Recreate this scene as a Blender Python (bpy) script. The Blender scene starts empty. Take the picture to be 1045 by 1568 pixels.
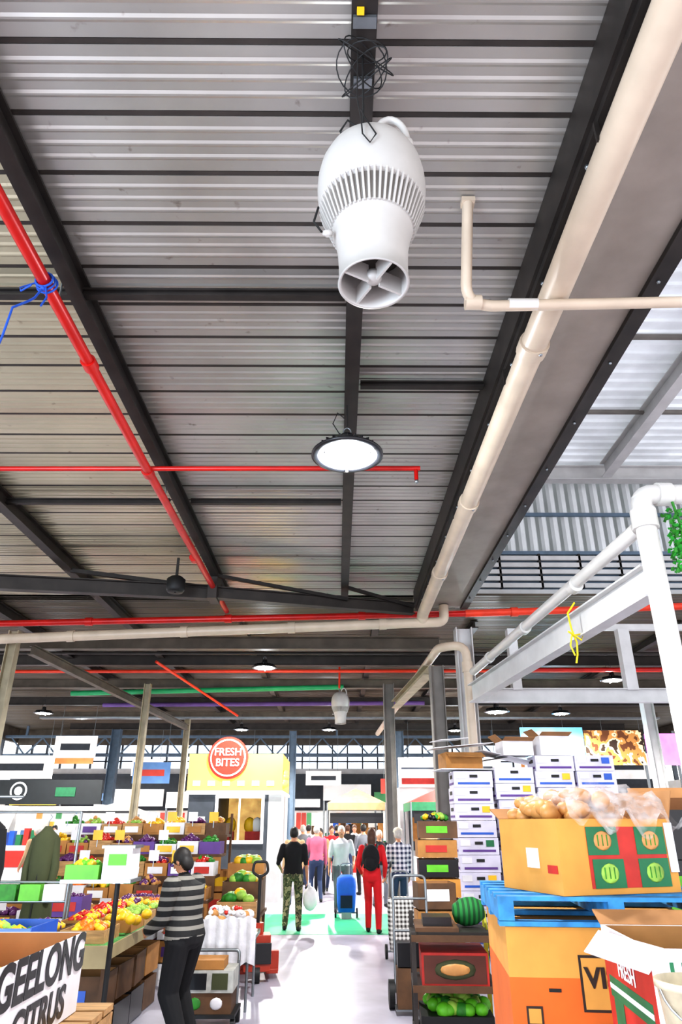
import bpy, math, random
import numpy as np
from mathutils import Vector, Matrix
random.seed(3)
E=1.75   # eye height of the photographer
def C(h):
    h=h.lstrip('#'); o=[]
    for i in (0,2,4):
        c=int(h[i:i+2],16)/255
        o.append(c/12.92 if c<=.04045 else ((c+.055)/1.055)**2.4)
    return tuple(o)
_m={}
def mat(name,col,r=.6,m=0.,var=.12,sc=5.,bump=0.,em=0.,stretch=None):
    if name in _m: return _m[name]
    c=C(col)
    M=bpy.data.materials.new(name); M.use_nodes=True; nt=M.node_tree; b=nt.nodes['Principled BSDF']
    tc=nt.nodes.new('ShaderNodeTexCoord'); n=nt.nodes.new('ShaderNodeTexNoise'); n.inputs['Scale'].default_value=sc; n.inputs['Detail'].default_value=5
    mp=nt.nodes.new('ShaderNodeMapping'); 
    if stretch: mp.inputs['Scale'].default_value=stretch
    nt.links.new(tc.outputs['Object'],mp.inputs[0]); nt.links.new(mp.outputs[0],n.inputs['Vector'])
    rp=nt.nodes.new('ShaderNodeValToRGB'); rp.color_ramp.elements[0].position=.32; rp.color_ramp.elements[1].position=.68
    rp.color_ramp.elements[0].color=tuple(x*(1-var) for x in c)+(1,)
    rp.color_ramp.elements[1].color=tuple(min(1,x*(1+var)) for x in c)+(1,)
    nt.links.new(n.outputs['Fac'],rp.inputs[0]); nt.links.new(rp.outputs[0],b.inputs['Base Color'])
    b.inputs['Roughness'].default_value=r; b.inputs['Metallic'].default_value=m
    if bump:
        bp=nt.nodes.new('ShaderNodeBump'); bp.inputs['Strength'].default_value=bump; bp.inputs['Distance'].default_value=.02
        nt.links.new(n.outputs['Fac'],bp.inputs['Height']); nt.links.new(bp.outputs[0],b.inputs['Normal'])
    if em:
        nt.links.new(rp.outputs[0],b.inputs['Emission Color']); b.inputs['Emission Strength'].default_value=em
    _m[name]=M; return M
def pat(name,stops,axis='Z',freq=10,noise=False,r=.8,cross=None,em=0):
    M=bpy.data.materials.new(name); M.use_nodes=True; nt=M.node_tree; b=nt.nodes['Principled BSDF']; b.inputs['Roughness'].default_value=r
    tc=nt.nodes.new('ShaderNodeTexCoord')
    def ramp(src,st):
        rp=nt.nodes.new('ShaderNodeValToRGB'); cr=rp.color_ramp; cr.interpolation='CONSTANT'
        while len(cr.elements)<len(st): cr.elements.new(.5)
        for e,(p,c) in zip(cr.elements,st): e.position=p; e.color=C(c)+(1,)
        nt.links.new(src,rp.inputs[0]); return rp.outputs[0]
    def band(ax):
        sx=nt.nodes.new('ShaderNodeSeparateXYZ'); nt.links.new(tc.outputs['Object'],sx.inputs[0])
        mu=nt.nodes.new('ShaderNodeMath'); mu.operation='MULTIPLY'; mu.inputs[1].default_value=freq; nt.links.new(sx.outputs[ax],mu.inputs[0])
        fr=nt.nodes.new('ShaderNodeMath'); fr.operation='FRACT'; nt.links.new(mu.outputs[0],fr.inputs[0]); return fr.outputs[0]
    if noise:
        n=nt.nodes.new('ShaderNodeTexNoise'); n.inputs['Scale'].default_value=freq; nt.links.new(tc.outputs['Object'],n.inputs['Vector'])
        o=ramp(n.outputs['Fac'],stops)
    else:
        o=ramp(band(axis),stops)
        if cross:
            o2=ramp(band(cross),stops)
            mx=nt.nodes.new('ShaderNodeMixRGB'); mx.inputs[0].default_value=.5; nt.links.new(o,mx.inputs[1]); nt.links.new(o2,mx.inputs[2]); o=mx.outputs[0]
    nt.links.new(o,b.inputs['Base Color'])
    if em: nt.links.new(o,b.inputs['Emission Color']); b.inputs['Emission Strength'].default_value=em
    return M

# ---------- mesh builder ----------
def ico(n=2):
    import bmesh
    bm=bmesh.new(); bmesh.ops.create_icosphere(bm,subdivisions=n,radius=1)
    v=[tuple(x.co) for x in bm.verts]; f=[tuple(q.index for q in p.verts) for p in bm.faces]; bm.free(); return v,f
ICO={1:ico(1),2:ico(2),3:ico(3)}
class MB:
    def __init__(s): s.v=[];s.f=[];s.mi=[];s.sm=[];s.mats=[];s.M=Matrix.Identity(4)
    def add(s,vs,fs,m,smooth=False):
        if m not in s.mats: s.mats.append(m)
        k=s.mats.index(m); o=len(s.v)
        for p in vs: s.v.append(tuple(s.M@Vector(p)))
        for f in fs: s.f.append(tuple(i+o for i in f)); s.mi.append(k); s.sm.append(smooth)
    def box(s,x0,x1,y0,y1,z0,z1,m):
        s.add([(x0,y0,z0),(x1,y0,z0),(x1,y1,z0),(x0,y1,z0),(x0,y0,z1),(x1,y0,z1),(x1,y1,z1),(x0,y1,z1)],
              [(0,3,2,1),(4,5,6,7),(0,1,5,4),(1,2,6,5),(2,3,7,6),(3,0,4,7)],m)
    def bar(s,p0,p1,w,h,m,up=(0,0,1)):
        p0=Vector(p0);p1=Vector(p1);d=(p1-p0).normalized();u=Vector(up)
        if abs(d.dot(u))>.99: u=Vector((0,1,0))
        x=d.cross(u).normalized(); z=x.cross(d); vs=[]
        for p in (p0,p1):
            for a,b in((-1,-1),(1,-1),(1,1),(-1,1)): vs.append(p+x*a*w/2+z*b*h/2)
        s.add(vs,[(0,1,2,3),(7,6,5,4),(0,4,5,1),(1,5,6,2),(2,6,7,3),(3,7,4,0)],m)
    def ibeam(s,p0,p1,w,h,m,t=.02,up=(0,0,1)):
        p0=Vector(p0);p1=Vector(p1);d=(p1-p0).normalized();u=Vector(up)
        if abs(d.dot(u))>.99: u=Vector((0,1,0))
        x=d.cross(u).normalized(); z=x.cross(d)
        s.bar(p0+z*(h/2-t/2),p1+z*(h/2-t/2),w,t,m,up); s.bar(p0-z*(h/2-t/2),p1-z*(h/2-t/2),w,t,m,up); s.bar(p0,p1,t,h-2*t,m,up)
    def tube(s,pts,r,m,n=12,caps=True,r1=None):
        pts=[Vector(p) for p in pts]; N=len(pts); vs=[];fs=[]; ref=None
        for i,p in enumerate(pts):
            d=(pts[min(i+1,N-1)]-pts[max(i-1,0)]).normalized()
            if ref is None:
                ref=Vector((0,0,1)) if abs(d.z)<.9 else Vector((1,0,0))
            x=(ref-d*ref.dot(d)).normalized(); ref=x; y=d.cross(x)
            rr=r if r1 is None else r+(r1-r)*i/(N-1)
            for k in range(n):
                a=2*math.pi*k/n; vs.append(p+x*math.cos(a)*rr+y*math.sin(a)*rr)
        for i in range(N-1):
            for k in range(n):
                fs.append((i*n+k,i*n+(k+1)%n,(i+1)*n+(k+1)%n,(i+1)*n+k))
        s.add(vs,fs,m,True)
        if caps: s.add(vs[:n],[tuple(range(n))[::-1]],m); s.add(vs[-n:],[tuple(range(n))],m)
    def bend(s,pts,r,m,rad=.2,n=14):
        pts=[Vector(p) for p in pts]; out=[pts[0]]
        for i in range(1,len(pts)-1):
            a,b,c=pts[i-1],pts[i],pts[i+1]; p=b+(a-b).normalized()*rad; q=b+(c-b).normalized()*rad
            for t in(0,.2,.4,.6,.8,1): out.append(p*(1-t)**2+b*2*t*(1-t)+q*t*t)
        out.append(pts[-1]); s.tube(out,r,m,n)
    def lathe(s,prof,c,m,n=32,smooth=True):
        vs=[];fs=[]
        for r,z in prof:
            for k in range(n):
                a=2*math.pi*k/n; vs.append((c[0]+r*math.cos(a),c[1]+r*math.sin(a),c[2]+z))
        for i in range(len(prof)-1):
            for k in range(n): fs.append((i*n+k,i*n+(k+1)%n,(i+1)*n+(k+1)%n,(i+1)*n+k))
        s.add(vs,fs,m,smooth)
    def ball(s,c,r,m,q=2,R=None):
        if not hasattr(r,'__len__'): r=(r,r,r)
        v,f=ICO[q]; vs=[]
        for p in v:
            w=Vector((p[0]*r[0],p[1]*r[1],p[2]*r[2]))
            if R: w=R@w
            vs.append(Vector(c)+w)
        s.add(vs,f,m,True)
    def quad(s,a,b,c,d,m): s.add([a,b,c,d],[(0,1,2,3)],m)
    def text(s,t,o,right,up,size,m,ext=.003,bold=.012):
        cu=bpy.data.curves.new('t','FONT'); cu.body=t; cu.size=size; cu.extrude=ext; cu.align_x='CENTER'; cu.align_y='CENTER'; cu.offset=size*bold
        ob=bpy.data.objects.new('t',cu); bpy.context.scene.collection.objects.link(ob)
        dg=bpy.context.evaluated_depsgraph_get(); dg.update(); me=bpy.data.meshes.new_from_object(ob.evaluated_get(dg))
        r=Vector(right).normalized();u=Vector(up).normalized();n=r.cross(u); o=Vector(o)
        vs=[o+r*v.co.x+u*v.co.y+n*v.co.z for v in me.vertices]; s.add(vs,[tuple(p.vertices) for p in me.polygons],m)
        bpy.data.objects.remove(ob); bpy.data.meshes.remove(me); bpy.data.curves.remove(cu)
    def carton(s,w,d,h,mo,mi=None,t=.01,z=0,flaps=()):
        mi=mi or mo
        s.box(-w/2,w/2,-d/2,d/2,z,z+t,mo)
        s.box(-w/2,w/2,-d/2,-d/2+t,z+t,z+h,mo); s.box(-w/2,w/2,d/2-t,d/2,z+t,z+h,mo)
        s.box(-w/2,-w/2+t,-d/2+t,d/2-t,z+t,z+h,mo); s.box(w/2-t,w/2,-d/2+t,d/2-t,z+t,z+h,mo)
        a=.003
        s.box(-w/2+t,w/2-t,d/2-t-a,d/2-t-.0005,z+t,z+h-.002,mi); s.box(-w/2+t+.0005,-w/2+t+a,-d/2+t,d/2-t-a,z+t,z+h-.002,mi)
        s.box(w/2-t-a,w/2-t-.0005,-d/2+t,d/2-t-a,z+t,z+h-.002,mi)
        for side,ang,ln in flaps:
            c,sn=math.cos(ang)*ln,math.sin(ang)*ln
            if side=='F': s.bar((0,-d/2,z+h),(0,-d/2-c,z+h+sn),w,.006,mi,(0,0,1))
            if side=='B': s.bar((0,d/2,z+h),(0,d/2+c,z+h+sn),w,.006,mi,(0,0,1))
            if side=='L': s.bar((-w/2,0,z+h),(-w/2-c,0,z+h+sn),d,.006,mi,(0,0,1))
            if side=='R': s.bar((w/2,0,z+h),(w/2+c,0,z+h+sn),d,.006,mi,(0,0,1))
    def heap(s,x0,x1,y0,y1,z,r,mats,n,dome=.1,q=1,el=1.):
        for i in range(n):
            x=random.uniform(x0+r,x1-r);y=random.uniform(y0+r,y1-r)
            u=1-max(abs(2*(x-x0)/(x1-x0)-1),abs(2*(y-y0)/(y1-y0)-1))
            rr=r*random.uniform(.85,1.15)
            s.ball((x,y,z+dome*u*random.uniform(.5,1)),(rr*el,rr,rr*.9),random.choice(mats),q,Matrix.Rotation(random.uniform(0,3.1),3,'Z'))
    def finish(s,name,bevel=0):
        a=np.array(s.v); mn=a.min(0);mx=a.max(0); o=np.array([(mn[0]+mx[0])/2,(mn[1]+mx[1])/2,mn[2]])
        me=bpy.data.meshes.new(name); me.from_pydata([tuple(p) for p in (a-o)],[],s.f)
        for m in s.mats: me.materials.append(m)
        me.polygons.foreach_set('material_index',s.mi); me.polygons.foreach_set('use_smooth',s.sm); me.update()
        ob=bpy.data.objects.new(name,me); ob.location=o; bpy.context.scene.collection.objects.link(ob)
        if bevel:
            b=ob.modifiers.new('b','BEVEL'); b.width=bevel; b.segments=2; b.limit_method='ANGLE'
        return ob
def TR(x,y,z=0,yaw=0): return Matrix.Translation((x,y,z))@Matrix.Rotation(math.radians(yaw),4,'Z')
def one(name,fn,bevel=0):
    b=MB(); fn(b); return b.finish(name,bevel)

# ---------- materials ----------
dark=mat('dark_steel_paint','#26211e',.55,.1,.4,4); dark2=mat('charcoal_steel','#312b27',.55,.1,.3,3)
browns=mat('brown_grey_steel','#5a5146',.6,.1,.25,3); greyd=mat('grey_column_paint','#77726c',.6,.1,.15,3)
grey=mat('grey_gutter_paint','#8f867d',.6,.1,.12,2.5); whitest=mat('white_steel_paint','#c2c1c0',.5,0,.08,3)
cream=mat('cream_pvc','#bfae9a',.4,0,.09,3); creamy=mat('cream_grey_paint','#9c927a',.5,0,.2,3)
whitep=mat('white_pvc','#cbc8c3',.35,0,.05,3); fanw=mat('white_fan_plastic','#aeaaa5',.4,0,.05,6)
redp=mat('red_pipe_paint','#b8140e',.35,.1,.15,4); orangep=mat('orange_red_pipe','#d6391a',.4,.1,.1,4)
greenp=mat('green_pipe','#1f9a5e',.4,0,.1,4); purple=mat('purple_carton','#5e3c86',.6)
black=mat('black_rubber','#141414',.6); blackgl=mat('black_satin','#1b1b1e',.3)
card=mat('cardboard','#a87640',.85,0,.18,6); cardy=mat('yellow_cardboard','#cf9244',.8,0,.1,4); cardo=mat('orange_print','#d0631c',.7,0,.09,4)
cardin=mat('cardboard_inside','#a5764a',.85,0,.12,5); cardw=mat('white_cardboard','#dbd9dc',.7,0,.07,5)
blue=mat('blue_pallet_paint','#3585bd',.7,0,.35,9,.3); bluec=mat('blue_plastic','#1f54b4',.4); redc=mat('red_print','#b52c22',.6,0,.15,8); greenc=mat('green_print','#1d6a42',.6,0,.15,8)
wood=mat('pale_timber','#ad8657',.7,0,.25,6,.1,stretch=(1,8,8)); woodd=mat('dark_timber','#5a3e26',.7,0,.3,6)
white=mat('white_paint','#ececec',.6,0,.03,3); whitem=mat('white_lacquer','#e3e3e5',.3); steel=mat('galvanised_steel','#8a8f92',.35,.8,.1,8)
limeg=mat('lime_green','#5fb524',.5,0,.15,9); leaf=mat('leaf_green','#2f7f25',.6,0,.35,12); lime2=mat('cabbage_green','#93ba4c',.6,0,.3,10,.4)
yel=mat('yellow_fruit','#e8b820',.45); org=mat('orange_fruit','#e57218',.45); redf=mat('red_fruit','#bf2618',.35); squash=mat('butternut_squash','#c08a4e',.5,0,.15,9)
greyblue=mat('blue_grey_steel','#5d6f80',.5,.1); olive=mat('olive_cloth','#43472d',.9); navy=mat('navy_cloth','#1e2740',.9); purpl=mat('purple_fruit','#5a2460',.4)
yrope=mat('yellow_rope','#e8d21a',.7); brope=mat('blue_rope','#1b4fb0',.7)
lampem=mat('led_emitter','#eef6ff',.3,0,0,3,0,70); halo=mat('led_reflector','#8a93a0',.4,0,0,3,0,.25)
allc=[redc,yel,greenc,white,org,bluec,card,card,card,woodd,blackgl,cardw,woodd]

fm=mat('concrete_floor','#aeabb8',.4,0,.2,1.6,.04); gm=mat('green_floor_paint','#34ad7b',.45,0,.15,3)
b=MB(); b.box(-16,16,-8,38,-.1,0,fm); b.finish('floor')
b=MB(); b.box(-2.6,1.9,13.7,16.6,0.001,.005,gm); b.finish('painted_floor_lane')

# ---------- ceiling ----------
def sheetmat(name,c1,c2,metal=.55,rough=.3):
    M=bpy.data.materials.new(name); M.use_nodes=True; nt=M.node_tree; p=nt.nodes['Principled BSDF']
    tc=nt.nodes.new('ShaderNodeTexCoord'); n=nt.nodes.new('ShaderNodeTexNoise'); n.inputs['Scale'].default_value=.8; n.inputs['Detail'].default_value=4
    nt.links.new(tc.outputs['Object'],n.inputs['Vector'])
    rp=nt.nodes.new('ShaderNodeValToRGB'); rp.color_ramp.elements[0].position=.3; rp.color_ramp.elements[1].position=.7
    rp.color_ramp.elements[0].color=C(c1)+(1,); rp.color_ramp.elements[1].color=C(c2)+(1,)
    n2=nt.nodes.new('ShaderNodeTexNoise'); n2.inputs['Scale'].default_value=6; n2.inputs['Detail'].default_value=4; nt.links.new(tc.outputs['Object'],n2.inputs['Vector'])
    r2=nt.nodes.new('ShaderNodeValToRGB'); r2.color_ramp.elements[0].position=.67; r2.color_ramp.elements[0].color=(1,1,1,1); r2.color_ramp.elements[1].position=.77; r2.color_ramp.elements[1].color=(.45,.4,.35,1)
    nt.links.new(n2.outputs['Fac'],r2.inputs[0])
    mx=nt.nodes.new('ShaderNodeMixRGB'); mx.blend_type='MULTIPLY'; mx.inputs[0].default_value=1
    nt.links.new(n.outputs['Fac'],rp.inputs[0]); nt.links.new(rp.outputs[0],mx.inputs[1]); nt.links.new(r2.outputs[0],mx.inputs[2]); nt.links.new(mx.outputs[0],p.inputs['Base Color'])
    p.inputs['Roughness'].default_value=rough; p.inputs['Metallic'].default_value=metal
    return M
sh=sheetmat('galvanised_roof_sheet','#9b9791','#b3afa8'); shy=sheetmat('cream_roof_sheet','#a49c86','#bab198'); shd=sheetmat('shaded_roof_sheet','#463d31','#5e5445',.3,.5)  # rear sheet: same roofing, colour darkened for the dim back of the hall
def roof(name,x0,x1,y0,y1,z,m,per=.46,ph=2.56):
    b=MB(); vs=[];fs=[]; prof=[]
    k=math.floor((y0-ph)/per)
    while ph+k*per<y1:
        a=ph+k*per
        pr=[(.0,0),(.015,.045),(.075,.045),(.09,0)]
        for c0 in(.3,.53,.76): pr+=[(c0-.055,0),(c0-.015,-.009),(c0+.015,-.009),(c0+.055,0)]
        for fr,dz in pr: prof.append((a+fr*per,z+dz))
        b.box(x0,x1,a+.003,a+.034,z-.003,z+.02,dark2)  # dark strip stands in for the shade inside each seam channel
        k+=1
    for y,zz in prof: vs+= [(x0,y,zz),(x1,y,zz)]
    fs=[(2*i,2*i+2,2*i+3,2*i+1) for i in range(len(prof)-1)]
    b.add(vs,fs,m)
    b.box(x0,x1,y0,y1,z+.06,z+.09,dark2)
    return b.finish(name)
CZ=E+4.3
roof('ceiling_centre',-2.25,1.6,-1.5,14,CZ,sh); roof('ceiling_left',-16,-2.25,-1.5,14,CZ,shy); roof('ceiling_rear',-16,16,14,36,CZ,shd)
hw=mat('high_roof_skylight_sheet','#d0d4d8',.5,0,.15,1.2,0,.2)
b=MB(); vs=[]; prof=[]; y=-1.5
while y<14.5:
    for dy,dz in((0,0),(.02,-.05),(.06,-.05),(.08,0)): prof.append((y+dy,9.3+dz))
    y+=.28
for y,z in prof: vs+=[(2.6,y,z),(15,y,z)]
b.add(vs,[(2*i,2*i+2,2*i+3,2*i+1) for i in range(len(prof)-1)],hw)
b.finish('ceiling_high_bay')
b=MB()
for x in(6.1,10.5): b.ibeam((x,-1,9.05),(x,13.7,9.05),.22,.35,whitest)
for y in(0,2.3,4.6,6.9,9.2,11.5): b.bar((2.7,y,9.19),(15,y,9.19),.07,.07,greyd)
b.ibeam((2.7,13.9,9.05),(15,13.9,9.05),.25,.35,whitest)
b.tube([(6.9,11,8.5),(12,11,8.5)],.05,orangep,10)
b.finish('high_bay_roof_frame')
b=MB(); vs=[];x=2.6
while x<15:
    for dx,dy in((0,0),(.05,.09),(.13,.09),(.18,0)): vs+=[(x+dx,14.5-dy,7.3),(x+dx,14.5-dy,9.3)]
    x+=.26
n=len(vs)//2; cw=mat('white_wall_cladding','#cdd0d2',.5,0,.05,2,0,.1); b.add(vs,[(2*i,2*i+2,2*i+3,2*i+1) for i in range(n-1)],cw)  # cladding has a faint glow added so it looks brightly lit
b.box(2.6,15,14.5,14.55,6.05,9.3,cw)
for z in(8.2,7.25): b.box(2.6,15,14.34,14.41,z,z+.08,greyblue)
for z in(6.46,6.62,6.78,6.94,7.1): b.box(2.6,15,14.3,14.36,z,z+.1,whitest)
for i in range(14): b.box(2.7+i*.9,2.75+i*.9,14.3,14.5,6.45,7.25,dark)
b.box(2.6,15,14.42,14.48,6.4,7.2,greyblue)
b.box(2.6,15,14.2,14.5,6.1,6.38,whitest)
b.finish('wall_clerestory')
b=MB(); b.box(2.5,2.6,-1.5,14.5,6.1,9.4,whitest); b.finish('wall_high_bay_left')

one('roof_beam',lambda b:b.ibeam((.145,-1.5,CZ-.14),(.145,13,CZ-.14),.14,.22,dark))
one('roof_beam',lambda b:b.ibeam((-2.22,-1.5,CZ-.14),(-2.22,13.2,CZ-.14),.12,.22,dark))
one('roof_beam',lambda b:b.ibeam((-4.75,-1.5,CZ-.14),(-4.75,33,CZ-.14),.16,.22,dark2))
one('roof_beam',lambda b:b.ibeam((-7.2,-1.5,CZ-.14),(-7.2,33,CZ-.14),.16,.22,dark2))
def gut(b):
    b.box(1.62,2.52,-1.5,13.3,5.72,6.4,grey)
    b.box(1.58,1.68,-1.5,13.3,5.64,5.70,dark); b.box(1.55,1.61,-1.5,13.3,5.70,6.04,dark)
    b.box(2.48,2.62,-1.5,13.3,5.66,5.71,dark); b.box(2.53,2.62,-1.5,13.3,5.71,6.3,dark2)
    for i in range(12):
        y=1+i*1.05; b.ball((1.62,y,5.63),.02,steel,1); b.ball((2.54,y,5.65),.018,steel,1)
one('box_gutter_beam',gut)
one('ceiling_purlin',lambda b:b.ibeam((-9,4.62,5.93),(.06,4.62,5.93),.07,.08,dark))
one('ceiling_purlin',lambda b:b.ibeam((.24,6.0,5.96),(1.54,6.0,5.96),.07,.07,dark))
one('ceiling_purlin',lambda b:b.ibeam((-2.1,8.85,5.94),(.05,8.85,5.94),.07,.08,dark))
one('ceiling_purlin',lambda b:b.ibeam((-7,8.85,5.94),(-2.4,8.85,5.94),.07,.08,dark))
def tr(b):
    b.ibeam((-6.6,11.2,5.55),(-2.2,11.9,5.55),.16,.26,dark2); b.ibeam((-2.2,11.9,5.55),(1.5,13.0,5.58),.16,.22,dark2)
    b.bar((-4.7,11.4,5.8),(-1.9,12.0,5.62),.07,.07,dark); b.bar((-2.2,11.8,5.85),(.2,12.5,5.62),.06,.06,dark); b.bar((.1,12.4,5.85),(1.5,12.9,5.6),.06,.06,dark)
    b.box(-2.32,-2.16,11.7,12.1,5.4,5.85,dark2)
one('roof_truss',tr)
def f(b):
    b.lathe([(.02,-.13),(.13,-.13),(.16,-.08),(.16,.1),(.1,.15),(.02,.15)],(-2.8,11.3,5.5),black,18); b.bar((-2.8,11.3,5.6),(-2.8,11.3,6.0),.04,.04,dark)
one('hanging_speaker',f)

def coupling(b,p,d,r,m,l=.14):
    p=Vector(p);d=Vector(d).normalized(); b.tube([p-d*l/2,p+d*l/2],r,m,16)
def f(b):
    b.bend([(-2.33,-1.4,5.62),(-2.29,7.3,5.62),(-2.22,13.3,5.62)],.052,redp,.3)
    for y in(2.2,5.2,7.35,10.3): coupling(b,(-2.3,y,5.62),(0,1,0),.07,redp,.12)
    for y in(1.5,4.4,8.2,11): b.tube([(-2.3,y,5.6),(-2.3,y,6.02)],.01,steel,6)
    b.tube([(-9,7.3,5.62),(1.0,7.3,5.66)],.03,redp,10); b.tube([(.95,7.3,5.66),(.95,7.3,5.5)],.025,redp,8); b.ball((.95,7.3,5.48),.03,steel,1)
one('sprinkler_pipe',f)
def f(b):
    b.tube([(-7.5,13.45,5.38),(2.6,13.45,5.62)],.065,redp,14); b.tube([(2.6,13.45,5.62),(9,13.45,5.85)],.075,orangep,14)
    for x in(-5,-2.2,.5): coupling(b,(x,13.45,5.38+(x+7.5)*.0238),(1,0,.02),.085,redp)
    for x in(3.6,6): coupling(b,(x,13.45,5.62+(x-2.6)*.036),(1,0,.03),.095,orangep)
one('fire_main_pipe',f)
def f(b):
    b.bend([(1.68,-1.4,5.48),(1.68,13.0,5.48),(1.68,13.15,5.38)],.112,cream,.05,20)
    for y in(1.4,4.75,7.9,10.6): coupling(b,(1.68,y,5.48),(0,1,0),.13,cream,.14); b.ball((1.72,y-.05,5.36),.02,steel,1)
    for y in(2.8,5.3,8.4,11.2): b.bar((1.57,y,5.48),(1.57,y,5.64),.03,.02,dark)
    b.bend([(-7.3,13.15,4.98),(1.5,13.15,5.34),(2.12,13.15,5.36),(2.12,13.15,5.7)],.095,cream,.15,16)
    for x in(-5.2,-3,-.9,.9): coupling(b,(x,13.15,4.98+(x+7.3)*.0409),(1,0,.04),.11,cream)
one('stormwater_pipe',f)
def f(b):
    b.bend([(.98,3.72,6.02),(.96,3.98,5.33),(1.1,4.05,5.31),(3.4,4.0,5.34)],.042,cream,.1,12)
    coupling(b,(1.02,4.02,5.32),(1,0,0),.056,cream,.12); coupling(b,(1.4,4.04,5.32),(1,0,0),.046,whitep,.22)
    b.box(.93,1.03,3.68,3.76,6.0,6.04,cream)
one('conduit_pipe',f)
def f(b):
    b.bend([(1.6,28,4.95),(2.1,13.95,5.05),(2.62,13.75,5.05),(2.62,13.75,0.0)],.09,cream,.25,14)
    coupling(b,(2.62,13.75,4.6),(0,0,1),.11,cream,.2)
one('downpipe',f)
def f(b):
    b.bend([(2.62,13.2,4.4),(3.02,6.35,4.44),(3.05,6.2,4.47),(3.05,6.2,4.75)],.075,whitep,.12,14)
    for y in(8,10,12): coupling(b,(2.62+(13.2-y)*.058,y,4.405),(0,1,0),.09,whitep)
    b.bend([(3.9,6.2,4.78),(3.06,6.2,4.78),(3.06,6.2,0)],.1,whitep,.14,16)
    coupling(b,(3.06,6.2,4.5),(0,0,1),.125,whitep,.2); coupling(b,(3.3,6.2,4.78),(1,0,0),.12,whitep,.14)
one('white_drainage_pipe',f)
one('mezzanine_beam',lambda b:b.ibeam((2.6,13.3,4.0),(3.2,6.6,4.0),.18,.34,whitest))
def f(b):
    b.ibeam((2.7,13.5,4.0),(12,13.5,4.0),.18,.26,whitest); b.bar((4.6,13.5,5.35),(12,13.5,5.35),.1,.12,whitest)
    b.bar((5.74,13.5,4.1),(5.74,13.5,5.3),.22,.2,whitest,(0,1,0)); b.bar((3.5,13.5,4.1),(3.5,13.5,5.3),.18,.2,whitest,(0,1,0))
one('mezzanine_frame',f)
lf2=mat('ivy_leaf','#2f9a34',.5,0,.3,12)
def f(b):
    for i in range(260):
        z=random.uniform(3.95,4.6); a=random.uniform(0,6.28); r=.03+random.random()*.09
        c=Vector((3.36+r*math.cos(a),6.15+r*math.sin(a)*.8,z)); d=Vector((random.uniform(-1,1),random.uniform(-1,1),random.uniform(-1,.2))).normalized()*.05; e=d.cross(Vector((.3,.5,.8))).normalized()*.018
        b.quad(c-e,c+d*.5-e*1.5,c+d,c+d*.5+e*1.5,random.choice([lf2,leaf]))
    b.tube([(3.36,6.15,3.85),(3.38,6.12,4.3),(3.35,6.15,4.67)],.015,leaf,6)
one('ivy_garland',f)
def f(b):
    b.tube([(2.96,8.2,4.25),(2.84,8.15,4.1),(2.86,8.15,3.9),(2.92,8.2,3.75),(2.9,8.18,3.6),(2.88,8.2,3.5)],.012,yrope,6)
    b.tube([(2.8,8.1,3.86),(2.98,8.2,3.78),(3.02,8.2,3.86),(2.86,8.15,3.82)],.012,yrope,6); b.tube([(2.86,8.15,3.85),(2.82,8.15,3.7),(2.86,8.15,3.58)],.01,yrope,6)
one('yellow_rope',f)
def f(b):
    for k in range(3):
        r=.068+.006*k; b.tube([(-2.3+r*math.cos(a),4.12+k*.03,5.62+r*math.sin(a)) for a in np.linspace(0,6.3,16)],.009,brope,6,False)
    b.tube([(-2.3,4.13,5.55),(-2.33,4.1,5.42),(-2.31,4.0,5.3),(-2.36,3.9,5.15),(-2.38,3.9,4.9),(-2.42,3.9,4.6)],.009,brope,6)
    b.tube([(-2.28,4.13,5.55),(-2.25,4.12,5.44),(-2.27,4.1,5.34)],.008,brope,6); b.ball((-2.3,4.13,5.54),.024,brope,1)
    b.tube([(-2.36,4.13,5.6),(-2.46,4.1,5.52),(-2.42,4.05,5.44),(-2.35,4.05,5.5)],.007,brope,6)
one('blue_rope',f)
def col(x,y,m,w=.22,top=CZ-.25,name='steel_column'):
    def f(b):
        b.bar((x-w/2+.01,y,0),(x-w/2+.01,y,top),.02,w,m,(0,1,0)); b.bar((x+w/2-.01,y,0),(x+w/2-.01,y,top),.02,w,m,(0,1,0)); b.bar((x,y,0),(x,y,top),w-.04,.02,m,(0,1,0))
        b.box(x-w*.9,x+w*.9,y-w*.9,y+w*.9,0,.03,m)
    one(name,f)
col(2.08,14.4,greyd,.28,4.75); col(2.66,14.2,whitest,.34,5.5); col(-6.55,13.7,creamy,.2,5.3)
col(-5.45,20,creamy,.18,5.4); col(-5.65,26.8,creamy,.2,5.4); col(-9.4,30.5,greyblue,.36,5.4); col(1.48,20,greyd,.3,5.4); col(9.3,21,whitest,.3,5.4)
col(2.7,31,greyblue,.35,5.4); col(4.2,22,greyblue,.26,5.4); col(-1.9,31,greyblue,.3,5.4)
for y,m,z in((15.2,browns,5.42),(18.5,dark2,5.75),(21.6,browns,5.7),(25,dark2,5.7),(28.5,browns,5.7),(32,dark2,5.7)):
    one('roof_cross_beam',lambda b:b.ibeam((-12,y,z),(2.3 if y<16 else 13,y,z),.2,.28,m))
for x,m in((-2.25,browns),(.9,dark2),(3.2,dark2),(5.6,browns),(8,dark2)):
    one('roof_beam',lambda b:b.ibeam((x,15.5,CZ-.1),(x,33,CZ-.1),.16,.16,m))
one('eaves_beam',lambda b:b.ibeam((-6.3,14,5.0),(-5.6,26.6,5.0),.14,.2,browns))
one('eaves_beam',lambda b:b.ibeam((2.0,14.9,4.78),(1.65,19.7,4.78),.24,.2,creamy))
one('green_pipe',lambda b:b.tube([(-8,21,5.3),(.2,21,5.5)],.075,greenp,12))
one('red_pipe',lambda b:b.tube([(-10,19,5.55),(9,19,5.6)],.045,orangep,10))
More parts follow.
